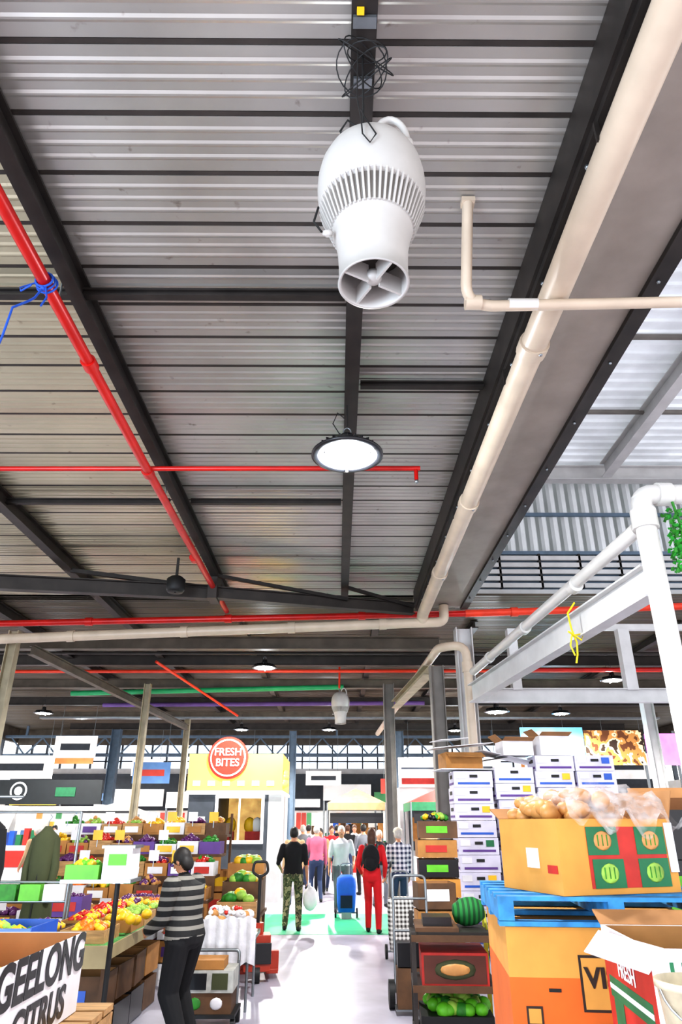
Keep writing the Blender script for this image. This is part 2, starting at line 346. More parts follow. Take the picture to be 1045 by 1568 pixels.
one('purple_pipe',lambda b:b.tube([(-8,24,5.42),(3,24,5.5)],.07,mat('purple_pipe_paint','#5f4380'),10))
one('red_pipe',lambda b:b.tube([(-4.5,17,5.4),(-2.9,20.6,4.6)],.035,orangep,8))
one('red_pipe',lambda b:b.tube([(4,17,5.2),(12,17,5.25)],.05,redp,8))
one('service_pipe',lambda b:b.tube([(-11,16.5,5.5),(13,16.5,5.5)],.04,dark2,8))
one('cable_tray',lambda b:b.bar((-11,26.3,5.3),(12,26.3,5.3),.3,.06,steel))
def f(b):
    b.bar((-16,34.6,5.55),(16,34.6,5.55),.12,.12,greyblue); b.bar((-16,34.6,4.7),(16,34.6,4.7),.1,.12,greyblue)
    for i in range(42): b.bar((-15.7+i*.75,34.6,4.7 if i%2 else 5.5),(-14.95+i*.75,34.6,5.5 if i%2 else 4.7),.06,.06,greyblue)
    for x in(-15,-7.5,0,7.5,15): b.bar((x,34.6,5.5),(x,34.6,6.04),.1,.1,greyblue,(0,1,0))
one('lattice_girder',f)

# ---------- ceiling fan ----------
def fan(X,Y,Z,s,drop,name,rod=None):
    b=MB(); b.M=Matrix.Translation((X,Y,Z))@Matrix.Scale(s,4)
    b.lathe([(.001,.93),(.07,.927),(.13,.912),(.19,.875),(.232,.82),(.26,.75),(.273,.68),(.276,.61),(.273,.55),(.266,.5),(.262,.475)],(0,0,0),fanw,56)
    b.lathe([(.262,.475),(.242,.47),(.204,.34),(.186,.28),(.172,.2),(.166,.1),(.166,0),(.171,-.004),(.160,-.004),(.155,.0),(.16,.15),(.16,.45)],(0,0,0),fanw,56)
    b.lathe([(.243,.468),(.205,.338)],(0,0,0),greyd,56)
    for i in range(56):
        a=2*math.pi*i/56; c,sn=math.cos(a),math.sin(a)
        b.add([(c*.267-sn*w,sn*.267+c*w,.48) for w in(-.005,.005)]+[(c*.21-sn*w,sn*.21+c*w,.325) for w in(-.005,.005)]+[(c*.235-sn*w,sn*.235+c*w,.48) for w in(-.005,.005)]+[(c*.194-sn*w,sn*.194+c*w,.325) for w in(-.005,.005)],
              [(0,1,3,2),(0,2,6,4),(1,5,7,3),(2,3,7,6)],fanw)
    b.lathe([(.001,.015),(.03,.015),(.04,.03),(.04,.06),(.001,.06)],(0,0,0),fanw,16)
    for i in range(4):
        a=math.pi/2*i+.5; c,sn=math.cos(a),math.sin(a); b.bar((c*.03,sn*.03,.05),(c*.162,sn*.162,.05),.012,.1,fanw)
    b.lathe([(.001,.2),(.155,.2)],(0,0,0),dark2,24)
    b.tube([(.1+.085*math.cos(t),-.1,.85+.17*math.sin(t)) for t in np.linspace(-.2,3.34,18)],.018,fanw,8)
    b.ball((.017,-.1,.86),.032,fanw,2); b.ball((.185,-.1,.84),.032,fanw,2)
    b.ball((-.22,-.05,.27),(.03,.02,.02),fanw,1)
    b.tube([(-.03,-.02,.92),(-.035,-.02,1.0)],.018,steel,8); b.tube([(-.035+.03*math.cos(t),-.02,1.03+.03*math.sin(t)) for t in np.linspace(0,6.3,12)],.007,steel,6)
    b.tube([(-.035,-.02,1.03),(-.03,0,1.03+drop/s)],.006 if rod is None else .03,rod or black,6)
    if rod is None:
        b.tube([(-.06,-.05,1.0+drop/s),(-.075,-.2,1.05),(-.06,-.27,.8),(-.055,-.29,.66),(-.02,-.288,.6),(.01,-.288,.66),(-.04,-.27,.8),(-.05,-.1,1.1)],.004,black,5)
        b.tube([(-.27,0,.5),(-.29,-.02,.38),(-.25,-.05,.28)],.006,black,5)
        b.tube([(-.13,-.03,.93),(-.16,-.05,1.0),(-.12,-.04,1.1),(-.05,-.02,1.05)],.006,black,5)
    return b.finish(name)
fan(.17,2.5,E+2.33,1,.7,'air_circulation_fan'); fan(.1,20,E+2.55,.95,.75,'air_circulation_fan',orangep)
def f(b):
    for k in range(6):
        cx=.145+random.uniform(-.02,.02); rx=random.uniform(.1,.16); rz=random.uniform(.05,.1); yy=2.42+k*.03
        b.tube([(cx+rx*math.cos(a),yy+.12*math.sin(a+k),5.73-.4*rz+rz*math.sin(a)) for a in np.linspace(0,6.3,22)],.004,black,5,False)
    b.box(.08,.21,2.28,2.34,5.77,5.795,steel); b.box(.1,.14,2.24,2.27,5.77,5.795,yel); b.box(.09,.2,2.62,2.68,5.77,5.795,steel)
one('cable_coil',f)

def bay(X,Y,h,d=.74,power=350,drop=.45,glow=60):
    b=MB(); Z=E+h; s=d/.74; b.M=Matrix.Translation((X,Y,Z))@Matrix.Scale(s,4)
    b.lathe([(.0,.13),(.09,.13),(.11,.09),(.2,.075),(.33,.045),(.37,.015),(.37,-.005),(.34,-.012),(.31,-.012),(.305,-.004)],(0,0,0),blackgl,40)
    b.lathe([(.305,-.004),(0,-.002)],(0,0,0),halo,40)
    for i in range(24):
        a=i*math.pi/12; b.bar((.1*math.cos(a),.1*math.sin(a),.1),(.3*math.cos(a),.3*math.sin(a),.07),.008,.05,blackgl)
    for i in range(3):
        a=i*2*math.pi/3+math.pi/2+math.pi; b.ball((.155*math.cos(a),.155*math.sin(a),-.008),(.112,.112,.03),lampem,2)
    for i in range(3):
        a=i*2*math.pi/3+math.pi/2; b.bar((0,0,-.04),(.27*math.cos(a),.27*math.sin(a),-.04),.03,.02,greyd)
    b.ball((0,0,-.035),(.045,.045,.02),greyd,1)
    b.lathe([(.0,.24),(.07,.24),(.08,.2),(.08,.13)],(0,0,0),blackgl,16)
    b.tube([(.0+.04*math.cos(t),0,.28+.05*math.sin(t)) for t in np.linspace(0,6.3,12)],.008,steel,6)
    b.tube([(0,0,.32),(0,0,.32+drop/s)],.006,black,6); b.tube([(-.05,0,.2),(-.15,.03,.4),(-.1,.05,.55),(-.02,.02,.45)],.006,black,5)
    b.finish('high_bay_light')
    L=bpy.data.lights.new('bay_lamp','SPOT'); L.energy=power; L.spot_size=math.radians(165); L.spot_blend=.4; L.shadow_soft_size=.1; L.color=(1,.97,.94)
    o=bpy.data.objects.new('bay_lamp',L); o.location=(X,Y,Z-.12); bpy.context.scene.collection.objects.link(o)
    L=bpy.data.lights.new('bay_glow','POINT'); L.energy=glow; L.shadow_soft_size=.07; L.color=(.85,.93,1)
    o=bpy.data.objects.new('bay_glow',L); o.location=(X,Y,Z-.13); bpy.context.scene.collection.objects.link(o)
bay(.1,6.15,3.44,.74,600,.4,110); bay(-1.8,17,3.5,.62,1100,.3); bay(-9.4,22.6,3.2,.6,1100,.3); bay(7.2,22.6,3.2,.6,1100,.3); bay(4.5,19.8,2.85,.7,1300,.9,200); bay(-.3,26.8,3.2,.6,1400,.3); bay(7.0,17.5,3.3,.6,800,.3)
bay(-9,16,3.3,.6,1000,.3); bay(-3.6,26.8,3.2,.6,1200,.3); bay(4.5,27,3.2,.6,1200,.3); bay(-11,30.5,3.1,.6,1200,.3)

# ---------- far walls, shops ----------
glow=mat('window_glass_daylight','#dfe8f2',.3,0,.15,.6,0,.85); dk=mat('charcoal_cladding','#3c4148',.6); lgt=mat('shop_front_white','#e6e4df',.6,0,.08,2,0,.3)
def f(b):
    b.box(-16,16,36,36.2,0,2.3,lgt); b.box(-16,16,35.9,36.2,2.3,3.95,dk); b.box(-16,16,36,36.2,3.95,4.2,whitest); b.box(-16,16,36,36.2,5.3,6.05,browns)
    for i in range(44): b.box(-16+i*.75,-15.94+i*.75,35.95,36.2,4.2,5.3,dk)
    for z in(4.5,4.85): b.box(-16,16,35.95,36.2,z,z+.06,dk)
one('wall_back',f)
one('window_1',lambda b:b.box(-16,16,36.1,36.14,4.2,5.3,glow))
sgl=[mat('sign_%s'%n,c,.5,0,.15,2,0,.35) for n,c in(('red','#b53a2c'),('yellow','#d9b04a'),('green','#4a8a58'),('white','#e8e6e2'),('blue','#5a7fae'),('orange','#c98548'))]
def f(b):
    x=-15.5
    while x<15:
        w=random.uniform(1.4,2.8); z=random.uniform(2.3,2.8)
        b.box(x,x+w,35.2,35.3,z,z+random.uniform(.3,.8),random.choice(sgl+[sgl[3],sgl[3]])); 
        b.box(x+.05,x+w-.05,35.15,35.7,0,1.0,random.choice(allc)); b.box(x,x+.08,35.25,35.35,0,2.8,steel)
        for k in range(int(w/.25)):
            b.box(x+.1+k*.25,x+.3+k*.25,35.3,35.6,1.0,1.15+random.random()*.7,random.choice(allc))
            if random.random()<.6: b.box(x+.1+k*.25,x+.32+k*.25,35.8,35.85,1.5,2.2,random.choice(sgl))
        x+=w+.15
one('rear_shop_row',f)
def f(b):
    for X,Y,z,w,h,m in((-13,30,3.4,2.6,.9,3),(-10,27.5,4.0,1.6,.8,3),(-7.5,29.5,3.2,1.5,.8,4),(-.6,33,3.3,1.6,.6,3),(2.6,31.7,2.9,1.4,.6,0),(5.6,30,3.3,2.4,.9,3),(9,31,3.2,2.2,1,5),(12,30,3.4,2,1,3),(-4.6,33,3.2,2,.8,3),(-8.6,33,3.7,1.4,.7,3),(-12,33,4.2,1.8,.8,5)):
        b.box(X-w/2,X+w/2,Y,Y+.06,z,z+h,sgl[m]); b.box(X-w*.35,X+w*.35,Y-.01,Y,z+h*.35,z+h*.65,[sgl[(m+2)%6],dk][m==3])
        for sx in(-.4,.4): b.tube([(X+sx*w,Y+.03,z+h),(X+sx*w,Y+.03,5.95)],.01,steel,5)
one('hanging_shop_signs',f)
def f(b):
    b.box(-16.2,-16,-1.5,36,0,3.6,lgt); b.box(-16.2,-16,-1.5,36,5.4,6.1,browns)
    for i in range(20): b.box(-16.2,-16,-1.5+i*2,-1.4+i*2,3.6,5.4,dk)
one('wall_left',f)
def f(b):
    b.box(16,16.2,-1.5,36,0,3.6,lgt); b.box(16,16.2,-1.5,36,5.4,6.1,browns)
    for i in range(20): b.box(16,16.2,-1.5+i*2,-1.4+i*2,3.6,5.4,dk)
one('wall_right',f)
def f(b):
    ky=mat('kiosk_yellow_sign','#ecc358',.5,0,.08,2,0,.4); kr=mat('kiosk_red','#d8301c',.5,0,.03,2,0,.25); kw=mat('kiosk_white','#ffffff',.5,0,0,2,0,.5)
    b.box(-3.8,-3.05,19,21.5,0,2.45,dk); b.box(-3.05,-1.9,19,21.5,0,1.3,dk); b.box(-1.9,-1.75,19,21.5,0,2.45,dk); b.box(-1.75,-1.42,19,21.5,0,2.45,whitest)
    b.box(-3.05,-1.9,19,21.5,2.4,2.45,dk); b.box(-3.05,-1.9,21,21.5,1.3,2.4,mat('kiosk_interior','#e0b36a',.6,0,.3,4,0,.5))
    for x0,x1,z0,z1 in((-3.1,-1.85,1.28,1.36),(-3.1,-1.85,2.33,2.41),(-3.1,-3.03,1.3,2.4),(-1.92,-1.85,1.3,2.4),(-2.5,-2.46,1.3,2.4)): b.box(x0,x1,18.93,19,z0,z1,kw)
    b.box(-3.85,-1.4,18.9,21.55,2.45,3.4,ky); b.box(-3.87,-1.38,18.88,21.57,2.42,2.5,kw)
    for i in range(6): b.box(-3.7+i*.38,-3.52+i*.38,18.88,18.9,2.62,2.74,kw)
    def disc(r,y,m):
        n=40; vs=[(-2.83+r*math.cos(2*math.pi*i/n),y,3.3+r*math.sin(2*math.pi*i/n)) for i in range(n)]+[(-2.83+r*math.cos(2*math.pi*i/n),y+.06,3.3+r*math.sin(2*math.pi*i/n)) for i in range(n)]
        b.add(vs,[tuple(range(n))]+[(i,(i+1)%n,(i+1)%n+n,i+n) for i in range(n)]+[tuple(range(n,2*n))[::-1]],m)
    disc(.52,18.84,kr); disc(.46,18.8,kw); disc(.42,18.77,kr)
    b.text('FRESH\nBITES',(-2.83,18.75,3.3),(1,0,0),(0,0,1),.26,kw)
    b.heap(-1.5,-1.25,18.9,19.3,2.5,.11,[ky],10,.5,2)
    b.box(-3.6,-3.35,18.97,19,1.4,1.9,white)
    for x in(-2.8,-2.3,-2.1): b.ball((x,19.8,1.7),(.15,.12,.2),random.choice([yel,redc,white]),2); b.box(x-.1,x+.1,19.7,19.9,1.3,1.55,redc)
one('food_kiosk',f)
def f(b):
    b.box(-12.6,-8.3,26,26.15,2.35,3.15,mat('black_sign','#1d2224')); n=24
    for r,y,m in((.3,25.97,white),(.24,25.96,_m['black_sign']),(.14,25.95,white)):
        b.add([(-11.2+r*math.cos(2*math.pi*i/n),y,2.78+r*math.sin(2*math.pi*i/n)) for i in range(n)],[tuple(range(n))],m)
    b.box(-9.9,-9.2,25.97,26,2.6,2.9,greenc)
    b.box(-12.6,-12.4,26,29,0,2.35,whitest); b.box(-8.5,-8.3,26,29,0,2.35,whitest); b.box(-12.4,-8.5,29,29.1,0,2.35,lgt)
    b.box(-12.3,-8.6,25.9,26.6,0,1.05,white); b.box(-12.3,-8.6,25.85,25.9,.4,.9,redc)
    for i in range(14): 
        x=-12.1+i*.25; b.box(x,x+.18,26.2,26.4,1.05,1.2+random.random()*.4,random.choice([redc,yel,greenc,white,org,bluec])); b.box(x,x+.2,28.9,29,1.3+.3*(i%3),1.5+.3*(i%3),random.choice(sgl))
one('drink_stall',f)
def stall(name,X,Y,w,eave,peak,cm,rows,d=2.4,valance=None):
    def f(b):
        x0,x1,y0,y1=X-w/2,X+w/2,Y,Y+d
        b.add([(x0,y0,eave),(x1,y0,eave),(x1,y1,eave),(x0,y1,eave),(X,Y+d/2,peak)],[(0,1,4),(1,2,4),(2,3,4),(3,0,4)],cm)
        v=valance or cm
        b.box(x0,x1,y0-.01,y0,eave-.25,eave,v); b.box(x0-.01,x0,y0,y1,eave-.25,eave,v); b.box(x1,x1+.01,y0,y1,eave-.25,eave,v)
        for x in(x0,x1):
            for y in(y0,y1): b.tube([(x,y,0),(x,y,eave)],.03,steel,8)
        b.box(x0+.1,x1-.1,y0+.2,y0+.9,0,.8,white); b.box(x0+.15,x1-.15,y0+.17,y0+.2,.1,.7,rows[0])
        b.box(x0+.1,x1-.1,y0+.1,y0+.14,1.75,2.1,blackgl)
        for i in range(int(w/.3)):
            x=x0+.2+i*.3; b.box(x,x+.24,y0+.25,y0+.8,.8,.95,woodd); b.heap(x,x+.24,y0+.25,y0+.8,.97,.05,[random.choice(rows)],14,.1)
            b.box(x,x+.22,y1-.2,y1-.15,1.2,1.5+random.random()*.5,random.choice(allc))
    one(name,f)
stall('market_tent',.75,28,2.2,2.45,3.0,mat('beige_canopy','#a8835a'),[redf,yel,org,leaf])
stall('market_tent',3.6,23,2.6,2.35,2.9,mat('red_canopy','#a8372b'),[leaf,lime2,org],valance=greenc)
stall('market_tent',-7.2,23.4,2.0,2.0,2.4,mat('white_canopy','#b9b8b0'),[redf,yel,leaf])
stall('market_tent',6.2,18.3,2.4,2.2,2.6,mat('green_canopy','#2b7a4c'),[redf,yel,leaf,org],valance=greenc)
def f(b):
    b.box(6.2,8.3,24,24.1,3.65,4.7,mat('sky_poster','#6fb4de',.5,0,.35,1.2,0,.5)); b.box(8.35,10.3,24,24.1,3.5,4.6,pat('photo_poster',[(0,'#6a3d22'),(.42,'#c98a4a'),(.52,'#f4e0b0'),(.6,'#3b2a20')],freq=3,noise=True,em=.3)); b.box(10.4,11.5,24,24.1,3.5,4.5,mat('pink_screen','#e58ad8',.5,0,.2,2,0,.9))
    for x in(6.3,8.3,10.3,11.4): b.bar((x,24.12,0),(x,24.12,4.6),.08,.04,steel,(0,1,0))
one('advertising_billboard',f)
def f(b):
    b.box(2.2,5.2,25.9,26.0,2.9,3.9,lgt); b.box(2.2,5.2,26.0,28,0,2.9,whitest); b.box(2.5,4.9,25.95,26.0,.9,2.3,dk)
    b.box(2.3,5.1,25.87,25.9,3.0,3.2,redc); b.box(2.3,5.1,25.87,25.9,3.5,3.55,greyblue)
one('shop_front',f)

# ---------- people ----------
def fr(p0,p1,r0,r1,V,F,n=12):
    p0=Vector(p0);p1=Vector(p1);o=len(V);d=p1-p0
    if d.length<1e-5: d=Vector((0,0,1e-4))
    dn=d.normalized(); x=dn.orthogonal().normalized(); y=dn.cross(x)
    for p,r in((p0,r0),(p1,r1)):
        for k in range(n):
            a=2*math.pi*k/n; V.append(p+(x*math.cos(a)+y*math.sin(a))*r)
    F.append(tuple(o+k for k in range(n))[::-1]); F.append(tuple(o+n+k for k in range(n)))
    for k in range(n): F.append((o+k,o+(k+1)%n,o+n+(k+1)%n,o+n+k))
    for p,r in((p0,r0),(p1,r1)):
        o=len(V); v,f=ICO[2]
        for q in v: V.append(p+Vector(q)*r)
        for q in f: F.append(tuple(i+o for i in q))
def ik(a,c,l1,l2,pole):
    d=c-a; L=min(d.length,(l1+l2)*.999); dn=d.normalized(); c=a+dn*L
    q=(l1*l1-l2*l2+L*L)/(2*L); h=math.sqrt(max(l1*l1-q*q,0)); p=pole-dn*pole.dot(dn); p.normalize()
    return a+dn*q+p*h,c
skin=mat('skin','#bd8767',.55,0,.06,8); hairb=mat('black_hair','#1b1613',.6,0,.3,20); hairg=mat('grey_hair','#b9b4ad',.7,0,.2,20); hairbr=mat('brown_hair','#4a2a18',.6,0,.3,20); eyew=mat('eye_white','#f2f2f2',.2); lip=mat('lip','#9c4a42',.5)
def person(name,x,y,yaw,H=1.68,lean=0,girth=1.,handL=(-.27,.05,.78),handR=(.27,.05,.78),footL=(-.1,0),footR=(.1,0),top=None,bottom=None,hair=None,shoe=black,sleeve=True,hairlen=0,voxel=.016,hyaw=0,hpitch=0,glasses=False,extra=None,curl=.5,bulk=1.,hat=None,leg=1.):
    s=H/1.7; V=[];F=[];G=[]
    mats=[skin,top,bottom,hair,shoe]; SK,TP,BT,HR,SH=range(5)
    if hat: mats.append(hat)
    P=Vector((0,0,.93*s)); R=Matrix.Rotation(-lean,3,'X')
    def T(a,b,c): return P+R@Vector((a,b,c))*s
    rings=[(-.13,.08,.07),(-.09,.15,.11),(-.02,.172,.125),(.06,.16,.118),(.14,.145,.108),(.24,.155,.115),(.34,.172,.122),(.42,.178,.11),(.47,.15,.09),(.51,.085,.07),(.54,.05,.05)]
    n=24;o=len(V)
    for z,hw_,hd in rings:
        g=girth if z<.46 else 1
        for k in range(n):
            a=2*math.pi*k/n; ca,sa=math.cos(a),math.sin(a)
            V.append(T(hw_*g*math.copysign(abs(ca)**.85,ca),hd*g*sa,z))
    for i in range(len(rings)-1):
        for k in range(n): F.append((o+i*n+k,o+i*n+(k+1)%n,o+(i+1)*n+(k+1)%n,o+(i+1)*n+k))
    F.append(tuple(o+k for k in range(n))[::-1]); F.append(tuple(o+(len(rings)-1)*n+k for k in range(n)))
    def cap(a,b,ra,rb,m,geo=True):
        if geo: fr(a,b,ra,rb,V,F)
        G.append(('c',np.array(a),np.array(b),ra,rb,m))
    for sx in(-.1,0,.1):
        cap(T(sx*girth,0,-.07),T(sx*girth,0,-.05),.085*s*girth,.085*s*girth,BT,False)
        cap(T(sx*girth,0,.03),T(sx*girth,0,.43),.09*s*girth,.09*s*girth,TP,False)
    cap(T(0,-.005,.48),T(0,.02,.58),.052*s,.05*s,SK)
    Rh=R@Matrix.Rotation(hyaw,3,'Z')@Matrix.Rotation(-hpitch,3,'X')
    hc=T(0,.03,.655)
    def HP(a,b,c): return hc+Rh@Vector((a,b,c))*s
    def ell(c,r,m,Rr=Rh):
        o=len(V); v,f=ICO[3]
        for q in v: V.append(c+Rr@Vector((q[0]*r[0],q[1]*r[1],q[2]*r[2]))*s)
        for q in f: F.append(tuple(i+o for i in q))
        G.append(('e',np.array(c),np.array([t*s for t in r]),np.array(Rr),0,m))
    ell(HP(0,0,0),(.073,.09,.112),SK); ell(HP(0,.03,-.06),(.05,.055,.05),SK)
    for sx in(-1,1): ell(HP(.074*sx,-.005,-.01),(.012,.02,.03),SK)
    cap(HP(0,.086,.012),HP(0,.104,-.02),.009*s,.014*s,SK)
    ell(HP(0,-.02,.024),(.084,.1,.104),HR)
    if hairlen: ell(HP(0,-.06,-.03-hairlen*.3),(.08,.055,.07+hairlen*.5),HR)
    if hat:
        ell(HP(0,-.005,.075),(.09,.105,.065),5); ell(HP(0,.04,.055),(.1,.14,.012),5)
    l1,l2=.29*s,.25*s
    for sg,hp in((-1,handL),(1,handR)):
        sh=T(.185*sg*(1+(girth-1)*.6),0,.435); tgt=Vector(hp)*s
        el,wr=ik(sh,tgt,l1,l2,Vector((sg*.35,-.6,-.6)))
        k=1.15*bulk if sleeve else 1.
        cap(sh,el,.056*s*k,.043*s*k,TP)
        m=TP if sleeve else SK
        if sleeve: cap(el,wr,.042*s*k,.032*s*k,TP)
        else:
            cap(el,wr,.038*s,.026*s,SK); cap(sh,sh+(el-sh)*.75,.064*s,.058*s,TP)
        d=(wr-el).normalized(); cap(wr-d*.01,wr+d*.03*s,.024*s,.024*s,SK)
        q=d.cross(Vector((sg,0.2,0))).normalized()
        if abs(d.z)>.8: q=(Vector((0,1,0))-d*d.y).normalized()
        pn=d.cross(q).normalized(); 
        if pn.x*sg>0: pn=-pn
        for j,(off,fl) in enumerate(((.031,.062),(.0105,.074),(-.0105,.068),(-.031,.052))):
            kn=wr+d*.09*s+q*off*s; cap(wr+d*.02*s+q*off*.6*s,kn,.014*s,.012*s,SK)
            d2=(d+pn*curl).normalized(); d3=(d+pn*curl*2.6).normalized(); mid=kn+d2*fl*.55*s+q*off*.1*s; cap(kn,mid,.0095*s,.009*s,SK); cap(mid,mid+d3*fl*.5*s,.009*s,.0075*s,SK)
        tb=wr+d*.03*s+q*.025*s; tm=tb+(d*.6+q*.9+pn*.3).normalized()*.04*s; cap(tb,tm,.013*s,.011*s,SK); cap(tm,tm+(d+q*.3+pn*.4).normalized()*.032*s,.011*s,.009*s,SK)
    for sg,fp in((-1,footL),(1,footR)):
        hp=T(.088*sg*girth,0,-.05); an=Vector((fp[0],fp[1],.09*s))
        kn,an=ik(hp,an,.425*s,.41*s,Vector((0,1,0)))
        cap(hp,kn,.088*s*girth,.062*s*leg,BT); cap(kn,an,.062*s*leg,.047*s*leg,BT)
        cap(an+Vector((0,-.03*s,-.045*s)),an+Vector((sg*.01,.06*s,-.05*s)),.042*s,.042*s,SH); cap(an+Vector((sg*.01,.06*s,-.05*s)),an+Vector((sg*.02,.15*s,-.06*s)),.04*s,.03*s,SH)
    me=bpy.data.meshes.new('tmp'); me.from_pydata([tuple(v) for v in V],[],F); me.update()
    ob=bpy.data.objects.new('tmp',me); bpy.context.scene.collection.objects.link(ob)
    rm=ob.modifiers.new('r','REMESH'); rm.mode='VOXEL'; rm.voxel_size=voxel
    sm=ob.modifiers.new('s','SMOOTH'); sm.factor=.5; sm.iterations=3 if voxel<.01 else 1
    dg=bpy.context.evaluated_depsgraph_get(); dg.update(); m2=bpy.data.meshes.new_from_object(ob.evaluated_get(dg)); bpy.data.objects.remove(ob)
    co=np.empty(len(m2.vertices)*3); m2.vertices.foreach_get('co',co); co=co.reshape(-1,3)
    polys=[tuple(p.vertices) for p in m2.polygons]
    cen=np.array([co[list(p)].mean(0) for p in polys])
    best=np.full(len(cen),1e9); idx=np.zeros(len(cen),int)
    for g in G:
        if g[0]=='c':
            a,bv=g[1],g[2]; d=bv-a; L=max(d@d,1e-9); t=np.clip(((cen-a)@d)/L,0,1); ds=np.linalg.norm(cen-(a+t[:,None]*d),axis=1)-(g[3]+(g[4]-g[3])*t)
        else:
            lo=(cen-g[1])@g[3]; ds=(np.linalg.norm(lo/g[2],axis=1)-1)*g[2].min()
            if g[5]==3: ds=ds-.003
        k=ds<best; best[k]=ds[k]; idx[k]=g[5]
    b=MB(); b.M=TR(x,y,0,yaw)
    for m in mats: b.mats.append(m)
    b.v=[tuple(b.M@Vector(p)) for p in co]; b.f=polys; b.mi=[int(i) for i in idx]; b.sm=[True]*len(polys)
    for sx in(-1,1):
        b.ball(HP(.03*sx,.078,.008),(.014*s,.012*s,.009*s),eyew,2,Rh); b.ball(HP(.03*sx,.087,.008),.006*s,black,1)
        b.ball(HP(.03*sx,.086,.03),(.018*s,.006*s,.004*s),hair,1,Rh)
    b.ball(HP(0,.083,-.055),(.024*s,.009*s,.007*s),lip,2,Rh)
    if glasses:
        for sx in(-1,1):
            b.tube([HP(.032*sx+.024*math.cos(t),.102,.008+.019*math.sin(t)) for t in np.linspace(0,6.3,14)],.003,black,5,False); b.tube([HP(.056*sx,.1,.012),HP(.08*sx,.0,.01)],.003,black,5)
        b.tube([HP(-.01,.104,.01),HP(.01,.104,.01)],.003,black,5)
    if extra: extra(b,T,s)
    bpy.data.meshes.remove(m2)
    return b.finish(name)
stripe=pat('striped_knit',[(0,'#181818'),(.6,'#85827a')],'Z',13); 
camo=pat('camouflage_cloth',[(0,'#2a2c22'),(.42,'#6b6a4a'),(.5,'#3f4a30'),(.58,'#a39b78')],freq=9,noise=True)
plaid=pat('plaid_shirt',[(0,'#e8e8ee'),(.5,'#2a3350')],'Z',12,cross='X')
blackc=mat('black_cloth','#151517',.9); redcl=mat('red_cloth','#c8121c',.8); lightc=mat('pale_cloth','#cfcfd4',.9); jean=mat('denim','#33415e',.9); tan=mat('tan_cloth','#a58a68',.9); pinkc=mat('pink_cloth','#b8607a',.9); greycl=mat('grey_cloth','#6d6f75',.9)
def pack(b,T,s):
    b.ball(T(0,-.19,.28),(.16,.1,.22),blackc,3); b.ball(T(0,-.27,.2),(.11,.05,.11),blackc,2)
    for sx in(-1,1): b.tube([T(.1*sx,-.16,.42),T(.11*sx,-.02,.5),T(.12*sx,.12,.4),T(.13*sx,.12,.25),T(.13*sx,-.1,.12)],.022,blackc,6)
def fruitinhand(b,T,s):
    for q in((-.1,.52,.95),(.12,.5,.97),(.02,.54,.93)): b.ball(q,(.055,.05,.045),yel,2)
person('woman_in_striped_jumper',-1.36,7.15,70,1.54,.12,1.42,(-.14,.33,.97),(.17,.3,1.0),(-.1,-.1),(.12,-.06),stripe,blackc,hairb,voxel=.0075,glasses=True,hpitch=.35,hyaw=-.1,bulk=1.55,curl=.8,leg=1.6,hairlen=.03,extra=fruitinhand)
def bagR(b,T,s):
    b.ball((.32,.05,.5),(.14,.1,.2),mat('white_plastic_bag','#f4f4f6',.4),2); b.tube([(.3,.05,.75),(.31,.05,.66)],.02,white,6)
person('man_in_black_shirt',-.8,14.2,0,1.68,0,1.1,(-.24,.18,.98),(.26,.1,.82),(-.13,.05),(.12,-.08),blackc,camo,hairb,sleeve=False,voxel=.014,extra=bagR,leg=1.15)
person('woman_in_red_jumpsuit',.64,13.9,-8,1.66,.03,1.0,(-.22,.2,.95),(.22,.16,.9),(-.09,.1),(.11,-.1),redcl,redcl,hairbr,voxel=.014,extra=pack,hairlen=.15,leg=1.15)
person('person_in_plaid_shirt',1.2,14.6,10,1.66,.05,1.05,(-.24,.15,.85),(.24,.2,.85),(-.1,.0),(.1,.05),plaid,jean,hairg,sleeve=True,voxel=.015,hat=mat('beige_hat','#cfc6b4'))
person('man_in_pale_shirt',.1,16.8,185,1.7,.05,1.15,(-.25,.25,.95),(.28,.1,.8),(-.11,.05),(.11,-.03),lightc,greycl,hairg,sleeve=False,voxel=.016)
for (px,py,yw,h,tp,bt,hr) in((-1.0,18.2,170,1.66,tan,jean,hairbr),(-.5,19.0,10,1.7,pinkc,jean,hairg),(.75,20.8,20,1.72,greycl,blackc,hairb),(-.15,22,190,1.68,redcl,jean,hairbr),(1.0,18.0,200,1.6,blackc,greycl,hairg),(-4.3,16.5,100,1.68,blackc,jean,hairb),(-5.4,15.0,150,1.66,lightc,blackc,hairbr),(2.5,20.4,160,1.7,tan,blackc,hairb),(-7.6,20.3,200,1.7,pinkc,jean,hairb),(.35,24,0,1.7,blackc,jean,hairbr),(-.9,24,0,1.7,lightc,jean,hairb),(-5.4,10.4,120,1.62,blackc,jean,hairb),
    (-.45,21,180,1.62,tan,blackc,hairb),(-1.0,22.6,20,1.7,greycl,jean,hairg),(.6,25.5,180,1.7,lightc,blackc,hairbr),(0,25.6,0,1.7,blackc,blackc,hairb),(-6.9,17.5,60,1.7,tan,jean,hairg),(-6.3,12.4,90,1.66,redcl,jean,hairbr),(-8.2,15.3,0,1.7,lightc,jean,hairb)):
    person('shopper',px,py,yw,h,.03,1.05,(-.24,.15,.86),(.25,.1,.82),(-.11,.08),(.11,-.06),tp,bt,hr,voxel=.018)

